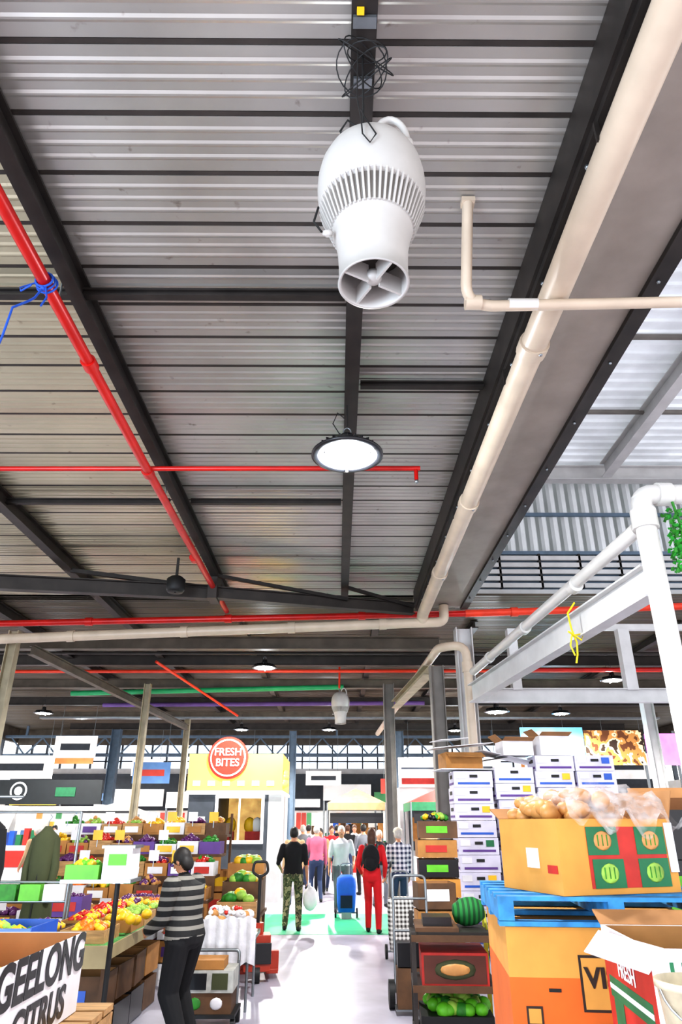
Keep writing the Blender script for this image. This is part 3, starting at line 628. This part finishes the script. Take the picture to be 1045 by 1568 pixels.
def shop(name,x,y,m,h=.95,m2=None):
    def f(b):
        b.M=TR(x,y,0,0)
        vs=[];
        for z,w,d in((.12,.17,.13),(.3,.19,.15),(.6,.2,.16),(.72,.19,.15),(.78,.12,.09)):
            for k in range(16):
                a=2*math.pi*k/16; ca,sa=math.cos(a),math.sin(a); vs.append((w*math.copysign(abs(ca)**.5,ca),d*math.copysign(abs(sa)**.5,sa),z))
        b.add(vs,[(i*16+k,i*16+(k+1)%16,(i+1)*16+(k+1)%16,(i+1)*16+k) for i in range(4) for k in range(16)]+[tuple(range(16))[::-1],tuple(range(64,80))],m,True)
        b.box(-.12,.12,-.19,-.14,.2,.42,m2 or m)
        b.bend([(-.12,.15,.1),(-.12,.17,h),(.12,.17,h),(.12,.15,.1)],.012,steel,.06,8)
        for sx in(-1,1): b.tube([(.2*sx,.12,.09),(.235*sx,.12,.09)],.09,black,16)
        b.tube([(-.2,.12,.09),(.2,.12,.09)],.012,steel,6); b.bar((0,-.1,.0),(0,-.1,.13),.2,.02,steel,(0,1,0))
    one(name,f)
shop('blue_shopping_trolley',.2,15.9,mat('bright_blue_cloth','#1f63d8',.6),.98,navy)
shop('woven_shopping_trolley',.93,11.3,pat('woven_check',[(0,'#e8e6e0'),(.5,'#3a3430')],'Z',18,cross='X'),1.1)

# ---------- left foreground ----------
def f(b):
    x0,x1,y0,y1=-2.05,-1.24,3.2,4.62
    for z in(.12,.3,.48,.66): b.box(x1-.02,x1,y0,y1,z,z+.14,wood); b.box(x0,x1,y0,y0+.02,z,z+.14,wood); b.box(x0,x1,y1-.02,y1,z,z+.14,wood); b.box(x0,x0+.02,y0,y1,z,z+.14,wood)
    for x in(x0+.03,x1-.09):
        for y in(y0+.03,(y0+y1)/2,y1-.09): b.box(x,x+.06,y,y+.06,0,.8,wood)
    for i in range(7): b.box(x0,x1,y0+i*.205,y0+i*.205+.17,.81,.84,wood)
one('timber_crate_bench',f)
def f(b):
    b.M=TR(-1.69,3.85,.845,0); b.carton(.62,1.08,.36,cardw,cardin,.012,flaps=(('L',.5,.15),))
    b.M=Matrix.Identity(4)
    b.text('GEELONG',(-1.376,3.86,1.115),(0,1,0),(0,0,1),.235,blackgl,.001,.03); b.text('CITRUS',(-1.376,3.86,.93),(0,1,0),(0,0,1),.19,blackgl,.001,.03)
    b.heap(-1.97,-1.42,3.35,4.35,1.0,.045,[org,yel],170,.1,2); b.box(-1.97,-1.41,3.34,4.36,.86,1.0,org)
one('citrus_carton',f)
def f(b):
    b.box(-2.75,-1.9,4.85,5.75,.8,.84,wood)
    for x in(-2.7,-1.97):
        for y in(4.95,5.65): b.box(x,x+.05,y,y+.05,0,.8,woodd)
one('timber_table',f)
def f(b):
    b.M=TR(-2.3,5.3,.84); b.carton(.7,.5,.3,bluec,bluec,.015); b.box(-.37,.37,-.27,-.25,.27,.3,bluec); b.heap(-.33,.33,-.22,.22,.2,.05,[leaf,lime2,yel],60,.1)
one('blue_plastic_crate',f)
def f(b):
    b.tube([(-1.72,6.1,0),(-1.72,6.1,1.33)],.02,black,10); b.lathe([(0,.03),(.2,.03),(.22,0)],(-1.72,6.1,0),black,20)
    b.M=TR(-1.8,6.1,1.33); b.box(-.32,.22,-.16,.16,0,.025,steel); b.box(-.02,.2,-.12,.12,.025,.24,whitem); b.box(.02,.16,-.125,-.12,.12,.2,limeg); b.box(-.04,.22,-.13,.13,.24,.26,steel)
    b.M=TR(-1.97,6.1,1.355); b.carton(.26,.28,.1,limeg,limeg,.01); b.heap(-.11,.11,-.12,.12,.09,.035,[yel,limeg],16,.04)
one('produce_scale_on_stand',f)
def f(b):
    b.M=TR(-3.0,7.68,0,0)
    for x in(-.35,.35): b.tube([(x,0,0),(x,0,1.25)],.015,steel,8)
    for z in(1.05,1.22): b.tube([(-.35,0,z),(.35,0,z)],.012,steel,6)
    for i,m in enumerate((leaf,limeg,white)): b.box(-.34+i*.235,-.14+i*.235,-.05,.05,1.06,1.2,m)
one('produce_bag_rack',f)
def f(b):
    gr=pat('fake_grass',[(0,'#2f7a3a'),(.5,'#4f9a48')],freq=60,noise=True); sk=mat('table_skirt','#9c8d68')
    b.box(-3.6,-1.9,6.7,7.35,.78,.82,gr); b.box(-3.6,-1.9,6.66,6.7,.66,.82,sk); b.box(-1.9,-1.88,6.7,9.4,.72,.82,sk); b.box(-2.6,-1.9,7.35,9.4,.78,.82,gr)
    for x,y in((-3.5,6.8),(-1.97,6.8),(-1.97,9.3),(-2.55,9.3),(-3.5,7.25)): b.box(x,x+.05,y,y+.05,0,.78,woodd)
    c=[yel,org,redf,lime2,yel,purpl,yel,redf]; k=0
    for (x,y) in [(-3.55+i*.4,6.75) for i in range(4)]+[(-2.58,7.4+j*.5) for j in range(4)]+[(-2.24,7.4+j*.5) for j in range(4)]:
        w=.38 if y<7 else .32; b.M=TR(x+w/2,y+.24,.82); b.carton(w,.46,.1,[card,wood,woodd,wood][k%4]); b.M=Matrix.Identity(4)
        b.heap(x+.02,x+w-.02,y+.02,y+.46,.9,.04,[c[(k*3)%8],random.choice(c)],45,.08); k+=1
    for i in range(4):
        for z in(0,.3):
            b.M=TR(-2.22,7.1+i*.52,z+.01,random.uniform(-4,4)); b.carton(.5,.44,.26,random.choice([woodd,card,blackgl,woodd]),cardin); b.box(-.22,.22,-.2,.2,.012,.15,dark); b.box(-.12,.12,-.226,-.22,.06,.16,random.choice(allc))
    for i in range(3):
        b.M=TR(-3.3+i*.5,7.0,.01,0); b.carton(.46,.4,.3,random.choice([woodd,card,wood]),cardin)
one('fruit_table_display',f)
def f(b):
    c=[yel,org,redf,lime2,leaf,purpl,squash]
    for t in range(5):
        y=10.4+t*.5; z=.5+t*.27
        b.box(-4.6,-1.8,y,y+.5,z-.04,z,woodd); b.box(-4.6,-1.8,y,y+.03,0 if t==0 else z-.3,z-.04,[woodd,card,woodd,card,woodd][t])
        for i in range(8):
            x=-4.58+i*.345; j=random.uniform(0,.06); b.M=TR(x+.17,y+.25,z); b.carton(.33,.44,.14+j,random.choice([card,purple,wood,cardw,card,wood,card,woodd])); b.M=Matrix.Identity(4)
            if random.random()<.8: b.box(x+.05,x+.27,y+.018,y+.026,z+.03,z+.12,random.choice([purple,redc,yel,white,cardw,card]))
            b.heap(x+.02,x+.31,y+.05,y+.43,z+.12+j,.042,[random.choice(c),random.choice(c)] if i%2 else [random.choice(c)],30,.12)
            if random.random()<.6: b.box(x+.05,x+.2,y+.02,y+.025,z+.2,z+.34,random.choice([white,yel,cardw])); b.box(x+.12,x+.13,y+.025,y+.035,z+.1,z+.3,steel)
    for x in(-4.6,-3.2,-1.83): b.box(x,x+.04,12.9,12.94,0,1.9,woodd)
one('tiered_fruit_display',f)
def f(b):
    for i in range(5):
        for j in range(4 if i<3 else 3):
            b.M=TR(-3.6+i*.52,13.6,.0+j*.34,random.uniform(-3,3)); b.carton(.48,.4,.32,random.choice([card,purple,wood,cardw,card]),cardin); b.box(-.22,.22,-.18,.18,.02,.24,woodd)
            b.box(-.15,.15,-.206,-.2,.08,.22,random.choice([purple,white,redc,yel,bluec]))
        b.M=Matrix.Identity(4)
one('stacked_fruit_cartons',f)
def f(b):
    for i in range(4):
        for j in range(3 if i%2 else 4):
            b.M=TR(-3.35+i*.46,9.85,j*.235,random.uniform(-4,4)); m=random.choice([purple,cardw,wood,card,card,woodd]); b.carton(.42,.38,.22,m,cardin); b.box(-.2,.2,-.17,.17,.02,.16,woodd)
            b.box(-.14,.14,-.196,-.19,.06,.16,random.choice([white,yel,redc,purple,card])); b.heap(-.19,.19,-.17,.17,.19,.035,[random.choice([yel,org,redf,purpl,lime2])],22,.04)
        b.M=Matrix.Identity(4)
one('stacked_fruit_crates',f)
def f(b):
    b.box(-1.72,-1.1,11,12.4,.5,.54,woodd)
    for x in(-1.7,-1.16):
        for y in(11.05,12.3): b.box(x,x+.04,y,y+.04,0,.5,woodd)
    for j in range(3):
        b.M=TR(-1.41,11.25+j*.45,.54+j*.22); b.carton(.56,.42,.2,[wood,woodd,card][j]); b.M=Matrix.Identity(4)
        if j: b.box(-1.69,-1.13,11.04+j*.45,11.46+j*.45,.54,.54+j*.22,woodd)
        b.heap(-1.66,-1.16,11.05+j*.45,11.45+j*.45,.72+j*.22,.085,[lime2,lime2,leaf,yel],16,.12,2)
one('cabbage_stand',f)
bagm=mat('white_plastic_bag2','#d6d5d9',.35,0,.12,8,.8)
def f(b):
    b.box(-1.5,-.88,8.4,9.2,.6,.64,steel)
    for x in(-1.48,-.93):
        for y in(8.43,9.12): b.tube([(x,y,0),(x,y,.6)],.015,steel,6)
    n=24; vs=[]
    for i in range(n):
        x=-1.53+.68*i/(n-1)
        for z in(.84,.6,.42): vs.append((x,8.36+.02*math.sin(i*1.7)+(.0 if z>.5 else .02*math.sin(i*2.3)),z+.02*math.sin(i)))
    b.add(vs,[(i*3+k,(i+1)*3+k,(i+1)*3+k+1,i*3+k+1) for i in range(n-1) for k in range(2)],bagm,True)
    for i in range(46): b.ball((random.uniform(-1.42,-.96),random.uniform(8.46,9.1),.68+random.random()*.16),(random.uniform(.05,.09),.06,.05),random.choice([bagm,bagm,white,squash]),2,Matrix.Rotation(random.random()*3,3,'X'))
    b.heap(-1.45,-.95,8.5,9.1,.85,.03,[white,redf,bagm],24,.05)
one('bagged_produce_table',f)
def f(b):
    b.M=TR(-1.22,7.9,0,0)
    for x in(-.24,.24): b.tube([(x,.2,.1),(x,.22,.5)],.016,steel,8)
    b.bend([(-.24,.22,.48),(-.24,.24,.58),(.24,.24,.58),(.24,.22,.48)],.016,steel,.04,8)
    b.box(-.28,.28,-.25,.22,.11,.14,black)
    for x in(-.26,.26):
        for y in(-.2,.17): b.tube([(x-.02,y,.055),(x+.02,y,.055)],.055,black,14)
    b.box(-.24,.24,-.22,.15,.14,.3,woodd); b.box(-.25,.25,-.23,.16,.305,.48,mat('worn_white_card','#b0b0a9',.7,0,.25,9))
    b.box(-.2,.0,-.235,-.23,.33,.46,blackgl); b.box(.05,.2,-.235,-.23,.33,.46,olive); b.ball((-.1,-.22,.22),(.06,.01,.05),leaf,2); b.ball((.1,-.22,.22),(.06,.01,.05),cardw,2)
    b.box(-.2,.15,-.2,.1,.485,.56,card)
one('platform_trolley_with_cartons',f)
def f(b):
    pr=mat('pallet_jack_red','#a8351d',.4,0,.1,6); b.M=TR(-.98,9.9,0,8)
    b.box(-.16,.16,-.14,.14,.12,.5,pr); b.tube([(0,0,.5),(0,0,.62)],.07,pr,14); b.tube([(-.04,-.1,.09),(.04,-.1,.09)],.09,black,16)
    b.tube([(0,0,.6),(0,-.05,1.15)],.022,black,8); b.bend([(0,-.05,1.12),(-.1,-.055,1.18),(-.08,-.06,1.3),(.08,-.06,1.3),(.1,-.055,1.18),(0,-.05,1.12)],.018,black,.04,8)
    for x in(-.2,.2): b.box(x-.075,x+.075,.1,1.25,.06,.11,pr); b.tube([(x-.03,1.15,.04),(x+.03,1.15,.04)],.04,black,10)
    b.box(-.17,.17,-.16,-.14,.2,.42,blackgl); b.box(-.28,.28,.12,.2,.08,.3,pr)
one('pallet_jack',f,.012)
def jacket(x,y,z,m,name='hanging_jacket'):
    def f(b):
        vs=[];n=20
        for zz,w,d,off in((0,.03,.03,0),(-.05,.07,.06,0),(-.1,.13,.1,0),(-.3,.14,.13,.01),(-.6,.13,.13,.02),(-.9,.16,.15,.01),(-1.0,.17,.14,0)):
            for k in range(n):
                a=2*math.pi*k/n; fo=1+.08*math.sin(a*5)*(-zz); vs.append((x+w*math.cos(a)*fo,y+d*math.sin(a)*fo+off,z+zz))
        b.add(vs,[(i*n+k,i*n+(k+1)%n,(i+1)*n+(k+1)%n,(i+1)*n+k) for i in range(6) for k in range(n)],m,True)
        for sx in(-1,1): b.tube([(x+.1*sx,y,z-.12),(x+.15*sx,y-.03,z-.4),(x+.13*sx,y-.06,z-.72)],.05,m,10,True,.04)
        b.tube([(x,y,z-.02),(x,y,z+.05),(x+.03,y,z+.09),(x,y,z+.12)],.006,steel,5)
        b.tube([(x,y-.08,z-.1),(x+.01,y-.135,z-.95)],.008,black,5)
    one(name,f)
jacket(-3.14,8.2,1.72,olive); jacket(-2.84,6.15,1.82,blackc)
def f(b):
    b.tube([(-3.8,8.2,1.86),(-2.8,8.2,1.86)],.012,steel,8); b.tube([(-3.78,8.2,0),(-3.78,8.2,1.86)],.015,steel,8); b.tube([(-2.8,8.2,0),(-2.8,8.2,1.86)],.015,steel,8)
    b.tube([(-3.7,6.15,1.95),(-2.6,6.15,1.95)],.012,steel,8); b.tube([(-3.7,6.15,0),(-3.7,6.15,1.95)],.015,steel,8)
one('clothes_rail',f)
def f(b):
    b.box(-5.2,-3.95,7.6,9.2,0,.95,white); b.box(-5.25,-3.92,7.55,9.25,.95,1.0,whitem)
    for i in range(22): 
        x=random.uniform(-5.1,-4.1);y=random.uniform(7.7,9); b.box(x,x+.14,y,y+.12,1.0,1.1+random.random()*.3,random.choice([white,cardw,bluec,limeg,steel,white]))
one('white_counter',f)

# ---------- right foreground ----------
def pallet(b,w,d,m):
    for i in range(6): b.box(-w/2+0,w/2,-d/2+i*(d-.1)/5,-d/2+i*(d-.1)/5+.1,.115,.135,m)
    for x in(-w/2,-.04,w/2-.08): b.box(x,x+.08,-d/2,d/2,.025,.115,m)
    for y in(-d/2,-.05,d/2-.1): b.box(-w/2,w/2,y,y+.1,0,.022,m)
bx,by,yw=1.5,4.58,-6
b=MB(); b.M=TR(bx,by,0,yw); pallet(b,1.2,1.1,blue); b.finish('timber_pallet')
def f(b):
    b.M=TR(bx,by,.14,yw); w,d=1.14,1.04; dp=mat('dark_print','#2a1a12')
    b.box(-w/2,w/2,-d/2,d/2,0,.9,cardo); b.box(-w/2,w/2,-d/2,d/2,.9,1.12,cardy)
    x0=-.22; b.box(x0,x0+.3,-d/2-.004,-d/2,.76,1.0,dp); b.box(x0+.012,x0+.288,-d/2-.006,-d/2-.004,.772,.988,cardy)
    b.text('VISY',(x0+.14,-d/2-.008,.9),(1,0,0),(0,0,1),.12,dp,.003,.03); b.text('VISY',(x0+.14,-d/2-.008,.68),(1,0,0),(0,0,1),.07,dp)
    b.box(-.5,-.42,-d/2-.004,-d/2,.7,.78,dp); b.box(-.49,-.43,-d/2-.006,-d/2-.004,.71,.77,cardy); b.box(-.38,-.32,-d/2-.004,-d/2,.84,.855,black)
one('large_cardboard_bin',f)
b=MB(); b.M=TR(bx,by,1.265,yw); pallet(b,1.2,1.1,blue); b.finish('timber_pallet')
film=bpy.data.materials.new('clear_plastic_film'); film.use_nodes=True; nt=film.node_tree
p=nt.nodes['Principled BSDF']; p.inputs['Base Color'].default_value=(.8,.78,.78,1); p.inputs['Roughness'].default_value=.15
nz=nt.nodes.new('ShaderNodeTexNoise'); nz.inputs['Scale'].default_value=7; rr=nt.nodes.new('ShaderNodeMapRange'); rr.inputs['From Min'].default_value=.4; rr.inputs['From Max'].default_value=.7; rr.inputs['To Min'].default_value=.06; rr.inputs['To Max'].default_value=.6
nt.links.new(nz.outputs['Fac'],rr.inputs[0]); nt.links.new(rr.outputs[0],p.inputs['Alpha'])
def f(b):
    b.M=TR(1.46,4.47,1.402,18); w,d,h=.76,.6,.37
    b.carton(w,d,h,cardy,cardin,.012,flaps=(('B',.5,.12),('R',1.25,.16)))
    y=-d/2-.003
    b.box(-.2,.32,y,y+.003,.03,.33,redc)
    for x,z in((-.2,.19),(.12,.19),(-.18,.03),(.12,.03)):
        b.box(x,x+.2,y-.003,y,z,z+.14,greenc); b.ball((x+.1,y-.004,z+.07),(.06,.003,.05),squash if z>.1 else lime2,2)
        for k in(-1,0,1): b.box(x+.095+k*.03,x+.1+k*.03,y-.009,y-.006,z+.045,z+.1,leaf)
    xl=-w/2-.003; b.box(xl,xl+.003,-.1,.02,.12,.22,white); b.box(xl-.001,xl+.002,-.27,-.18,.1,.14,redc)
    b.box(w/2-.05,w/2-.0,y-.01,y,.1,.35,cardw)
    for i in range(50):
        b_x=random.uniform(-.31,.28);b_y=random.uniform(-.21,.21);zz=.3+random.random()*.15*(1-abs(b_x)/.4)+ (.08 if b_x<.05 else .03)
        R=Matrix.Rotation(random.uniform(0,3.1),3,'Z'); v=R@Vector((.065,0,0))
        b.ball((b_x,b_y,zz),(.08,.052,.052),squash,2,R); b.ball(Vector((b_x,b_y,zz+.006))+v,(.05,.038,.038),squash,2,R)
    n=30; vs=[]
    for i in range(n):
        for j in range(n):
            u,v=i/(n-1),j/(n-1); X=-.3+.76*u; Y=-.36+.66*v
            ed=max(abs(2*u-1),abs(2*v-1)); z=.55-.1*ed+.03*math.sin(u*17+v*9)+.02*math.sin(v*31+u*7)+random.uniform(-.012,.012)
            if X>w/2-.02 or Y<-d/2-.01: z-= .1+.05*math.sin(u*23)
            vs.append((X,Y,z))
    b.add(vs,[(i*n+j,(i+1)*n+j,(i+1)*n+j+1,i*n+j+1) for i in range(n-1) for j in range(n-1)],film,True)
one('carton_of_butternut_squash',f)
def f(b):
    b.M=TR(1.56,3.42,0,0)
    b.box(-.28,.3,-.36,.3,.0,.45,card); b.box(-.27,.31,-.35,.31,.46,.91,cardy)
    b.M=TR(1.2,2.58,0,0); b.box(-.25,.25,-.2,.2,0,.52,card); b.box(-.24,.24,-.19,.21,.53,1.06,cardw)
one('stacked_cardboard_boxes',f)
def f(b):
    b.M=TR(1.13,2.55,1.062); b.lathe([(0,.0),(.1,.0),(.12,.22),(.127,.22),(.127,.24),(.115,.24),(.095,.01),(0,.01)],(0,0,0),mat('cream_bucket','#b8ac92',.45,0,.25,14),28)
    b.tube([(.127*math.cos(t),-.127*abs(math.sin(t))*.5-.02,.22-.1*math.sin(t)) for t in np.linspace(0,3.14,14)],.004,steel,5)
    b.lathe([(0,.15),(.11,.15)],(0,0,0),leaf,20)
one('bucket',f)
def f(b):
    b.M=TR(1.54,3.4,.92,-5); w,d,h=.62,.7,.39
    b.carton(w,d,h,cardw,cardin,.012,flaps=(('B',.35,.14),('R',.9,.2)))
    xl=-w/2-.002
    b.box(xl,xl+.002,-d/2,d/2,0,h-.06,redc); b.box(xl-.001,xl,-.3,.3,.12,.2,greenc); b.box(xl-.002,xl-.001,-.3,.3,.15,.17,white); b.box(xl-.002,xl-.001,.12,.26,.0,.12,greenc)
    b.text('FRESH',(xl-.004,0,.25),(0,-1,0),(0,0,1),.09,white,.001)
    b.text('LETTUCE',(-.06,-d/2-.003,.31),(1,0,0),(0,0,1),.09,greenc,.001,.03); b.box(-w/2,w/2,-d/2-.002,-d/2,.0,.1,redc)
    b.bar((-w/2,-.1,h),(-w/2-.08,-.12,h-.08),.5,.006,cardw); 
    b.heap(-w/2+.03,w/2-.03,-d/2+.03,d/2-.03,.14,.09,[lime2,leaf],14,.06,2)
one('lettuce_carton',f,)
ban=mat('lilac_white_carton','#cfcbdb',.7,0,.1,4)
def f(b):
    for (x0,n,zb) in((1.85,10,0),(2.5,10,.06),(3.15,11,0),(3.8,11,0)):
        for i in range(n):
            j=random.uniform(-.03,.03); z=zb+.13+i*.237; x=x0+j
            b.box(x,x+.61,11.5+j,12.0+j,z,z+.232,ban); b.box(x+.06,x+.56,11.49+j,11.5+j,z+.04,z+.07,purple if i%3 else bluec)
            b.box(x+.25,x+.37,11.485+j,11.5+j,z+.14,z+.18,black); b.box(x-.01,x,11.65+j,11.85+j,z+.13,z+.18,black); b.box(x+.03,x+.18,11.488+j,11.5+j,z+.12,z+.2,cardw)
            b.box(x-.006,x,11.55+j,11.95+j,z+.04,z+.07,purple)
            if random.random()<.5: b.box(x+.42,x+.54,11.487+j,11.5+j,z+.11,z+.2,random.choice([yel,bluec,greenc]))
    b.M=TR(3.1,11.75,0); pallet(b,2.6,.6,blue)
    b.M=TR(2.0,11.75,2.52,8); b.box(-.4,.5,-.3,.3,0,.015,cardw); b.carton(.6,.45,.24,card,z=.02,flaps=(('F',-.4,.2),)); b.bar((-.5,0,.32),(.5,.05,.42),.55,.01,cardw)
    b.bar((.3,0,.3),(1.3,.1,.12),.45,.01,cardw); b.bar((-.4,0,.45),(.1,.1,.5),.4,.01,cardw); b.bar((.4,.1,.16),(1.1,.1,.26),.4,.01,dark)
    for x,z in((2.9,.22),(3.5,.3)):
        b.M=TR(x,11.75,2.52,random.uniform(-8,8)); b.carton(.5,.4,z,cardw,cardin,z=.22,flaps=(('F',.3,.15),('L',.7,.15)))
one('stacked_banana_cartons',f)
def f(b):
    ms=[woodd,card,blackgl,woodd,cardy,blackgl,card,woodd]
    for i in range(8):
        z=.02+i*.222; j=random.uniform(-.03,.03); b.M=TR(1.3+j,9.9+j,z,random.uniform(-4,4)); b.carton(.5,.42,.2,ms[i],cardin,.014)
        b.box(-.23,.23,-.2,.19,.012,.15,dark); b.box(-.15,.12,-.215,-.21,.06,.14,random.choice([yel,redc,white,limeg])); b.heap(-.22,.22,-.18,.18,.16,.03,[random.choice([yel,leaf,redf,org])],20,.01)
    b.M=Matrix.Identity(4); b.heap(1.1,1.5,9.72,10.1,1.8,.045,[yel,leaf,lime2,blackgl],30,.08)
one('stacked_produce_crates',f)
def f(b):
    ms=[card,blackgl,card,woodd,blackgl]
    for i in range(4):
        z=.02+i*.28; b.M=TR(1.14,9.1,z,-3+i*2); b.carton(.44,.4,.26,ms[i],cardin,.014); b.box(-.2,.2,-.18,.18,.012,.2,dark); b.box(-.12,.14,-.205,-.2,.08,.2,random.choice([white,redc,yel]))
one('stacked_produce_crates',f)
def f(b):
    b.M=TR(1.02,7.1,0,-4)
    post=mat('yellow_green_post','#b9b42a',.5)
    for x in(-.34,.34):
        for y in(-.3,.3): b.box(x-.018,x+.018,y-.018,y+.018,.08,1.0 if y>0 or x>0 else .9,post if x>0 else dark2)
    for z in(.12,.48,.84): b.box(-.36,.36,-.32,.32,z,z+.03,dark2); b.box(-.36,.36,-.335,-.32,z-.01,z+.04,woodd)
    for x in(-.31,.31):
        for y in(-.27,.27): b.tube([(x-.02,y,.055),(x+.02,y,.055)],.055,black,12)
    b.box(-.28,.28,-.3,.25,.51,.75,redc); b.box(-.26,.26,-.304,-.3,.53,.73,mat('brown_label','#5a2a1c')); b.ball((0,-.304,.63),(.18,.01,.075),olive,2); b.ball((0,-.312,.63),(.13,.008,.045),squash,2)
    b.box(-.3,.3,-.28,.28,.15,.3,black); b.heap(-.31,.31,-.28,.28,.32,.06,[limeg,lime2,leaf],60,.08,2)
    b.box(-.3,.3,-.3,.25,.87,.9,dark); b.box(-.32,.05,-.3,.3,.9,.93,woodd); b.box(-.25,.0,-.2,.1,.93,1.0,blackgl); b.tube([(.34,-.3,.5),(.34,.3,1.0)],.014,post,6)
one('stock_trolley_with_cartons',f)
def f(b):
    b.lathe([(0,-.15),(.07,-.135),(.11,-.06),(.115,0),(.11,.06),(.07,.135),(0,.15)],(0,0,0),pat('watermelon_rind',[(0,'#1d7a35'),(.5,'#0f4a20')],'X',22),20)
bb=MB(); bb.M=Matrix.Translation((1.2,7.15,1.02))@Matrix.Rotation(1.45,4,'Y'); f(bb); bb.finish('watermelon')
def f(b):
    b.M=TR(.8,8.5,0,0)
    for x in(-.18,.18): b.tube([(x,0,.15),(x,.06,1.15)],.014,steel,8)
    b.bend([(-.18,.06,1.1),(-.18,.07,1.22),(.18,.07,1.22),(.18,.06,1.1)],.014,steel,.06,8)
    for z in(.4,.7,1.0): b.tube([(-.18,.03,z),(.18,.03,z)],.012,steel,6)
    b.box(-.2,.2,-.25,0,.04,.055,steel)
    for x in(-.22,.22): b.tube([(x-.03,.06,.13),(x+.03,.06,.13)],.13,black,18)
    b.box(-.18,.18,-.24,-.02,.056,.4,woodd); b.box(-.17,.17,-.23,-.03,.41,.62,blackgl)
one('hand_truck',f)
def f(b):
    b.box(3.4,5.2,7.6,8.6,0,1.05,woodd); b.M=TR(3.9,8,1.05); b.carton(.8,.6,.35,blackgl,cardin,flaps=(('L',.6,.3),('F',.5,.2)))
    b.M=Matrix.Identity(4); b.heap(4.35,5.1,7.7,8.5,1.1,.08,[leaf,lime2,redf],50,.2,2)
    b.box(3.3,5.3,7.5,7.56,1.5,1.8,greenc); b.box(3.3,3.36,7.5,7.56,0,1.5,steel); b.box(5.24,5.3,7.5,7.56,0,1.5,steel)
one('vegetable_counter',f)
def f(b):
    b.box(2.35,2.9,5.6,6.0,0,.7,card); b.box(2.36,2.89,5.61,5.99,.71,1.5,blackgl); b.box(2.4,2.6,5.595,5.605,1.1,1.4,limeg); b.box(2.65,2.85,5.6,5.605,.9,1.3,redc)
    b.M=TR(2.62,5.8,1.505,-10); b.carton(.5,.36,.34,blackgl,cardin,flaps=(('F',.4,.2),('L',.5,.3),('B',1.0,.2)))
one('stacked_dark_cartons',f)

# ---------- light ----------
w=bpy.data.worlds.new('World'); bpy.context.scene.world=w; w.use_nodes=True
bg=w.node_tree.nodes['Background']; bg.inputs[0].default_value=(.93,.95,1,1); bg.inputs[1].default_value=1.9
S=bpy.data.lights.new('sun','SUN'); S.energy=5; S.angle=.02; S.color=(1,.93,.83); so=bpy.data.objects.new('sun',S)
so.rotation_euler=Vector((.35,1,-1.15)).to_track_quat('-Z','Y').to_euler(); bpy.context.scene.collection.objects.link(so)
A=bpy.data.lights.new('ceiling_daylight_fill','AREA'); A.energy=750; A.size=4; A.color=(.66,.83,1); ao=bpy.data.objects.new('ceiling_daylight_fill',A)  # area lamp added out of view to give the near left ceiling bluish light
ao.location=(-6,-2.8,1.8); ao.rotation_euler=(Vector((-3.2,2.4,6))-ao.location).to_track_quat('-Z','Y').to_euler(); bpy.context.scene.collection.objects.link(ao)

cam=bpy.data.cameras.new('cam'); cam.sensor_fit='VERTICAL'; cam.sensor_height=36; cam.lens=24; co=bpy.data.objects.new('camera',cam)
co.location=(0,0,E); co.rotation_euler=(math.radians(90+24.5),0,math.radians(-.33)); bpy.context.scene.collection.objects.link(co)
bpy.context.scene.camera=co
vs_=bpy.context.scene.view_settings; vs_.view_transform='Standard'; vs_.exposure=.35
try: vs_.look='Medium High Contrast'
except Exception: pass
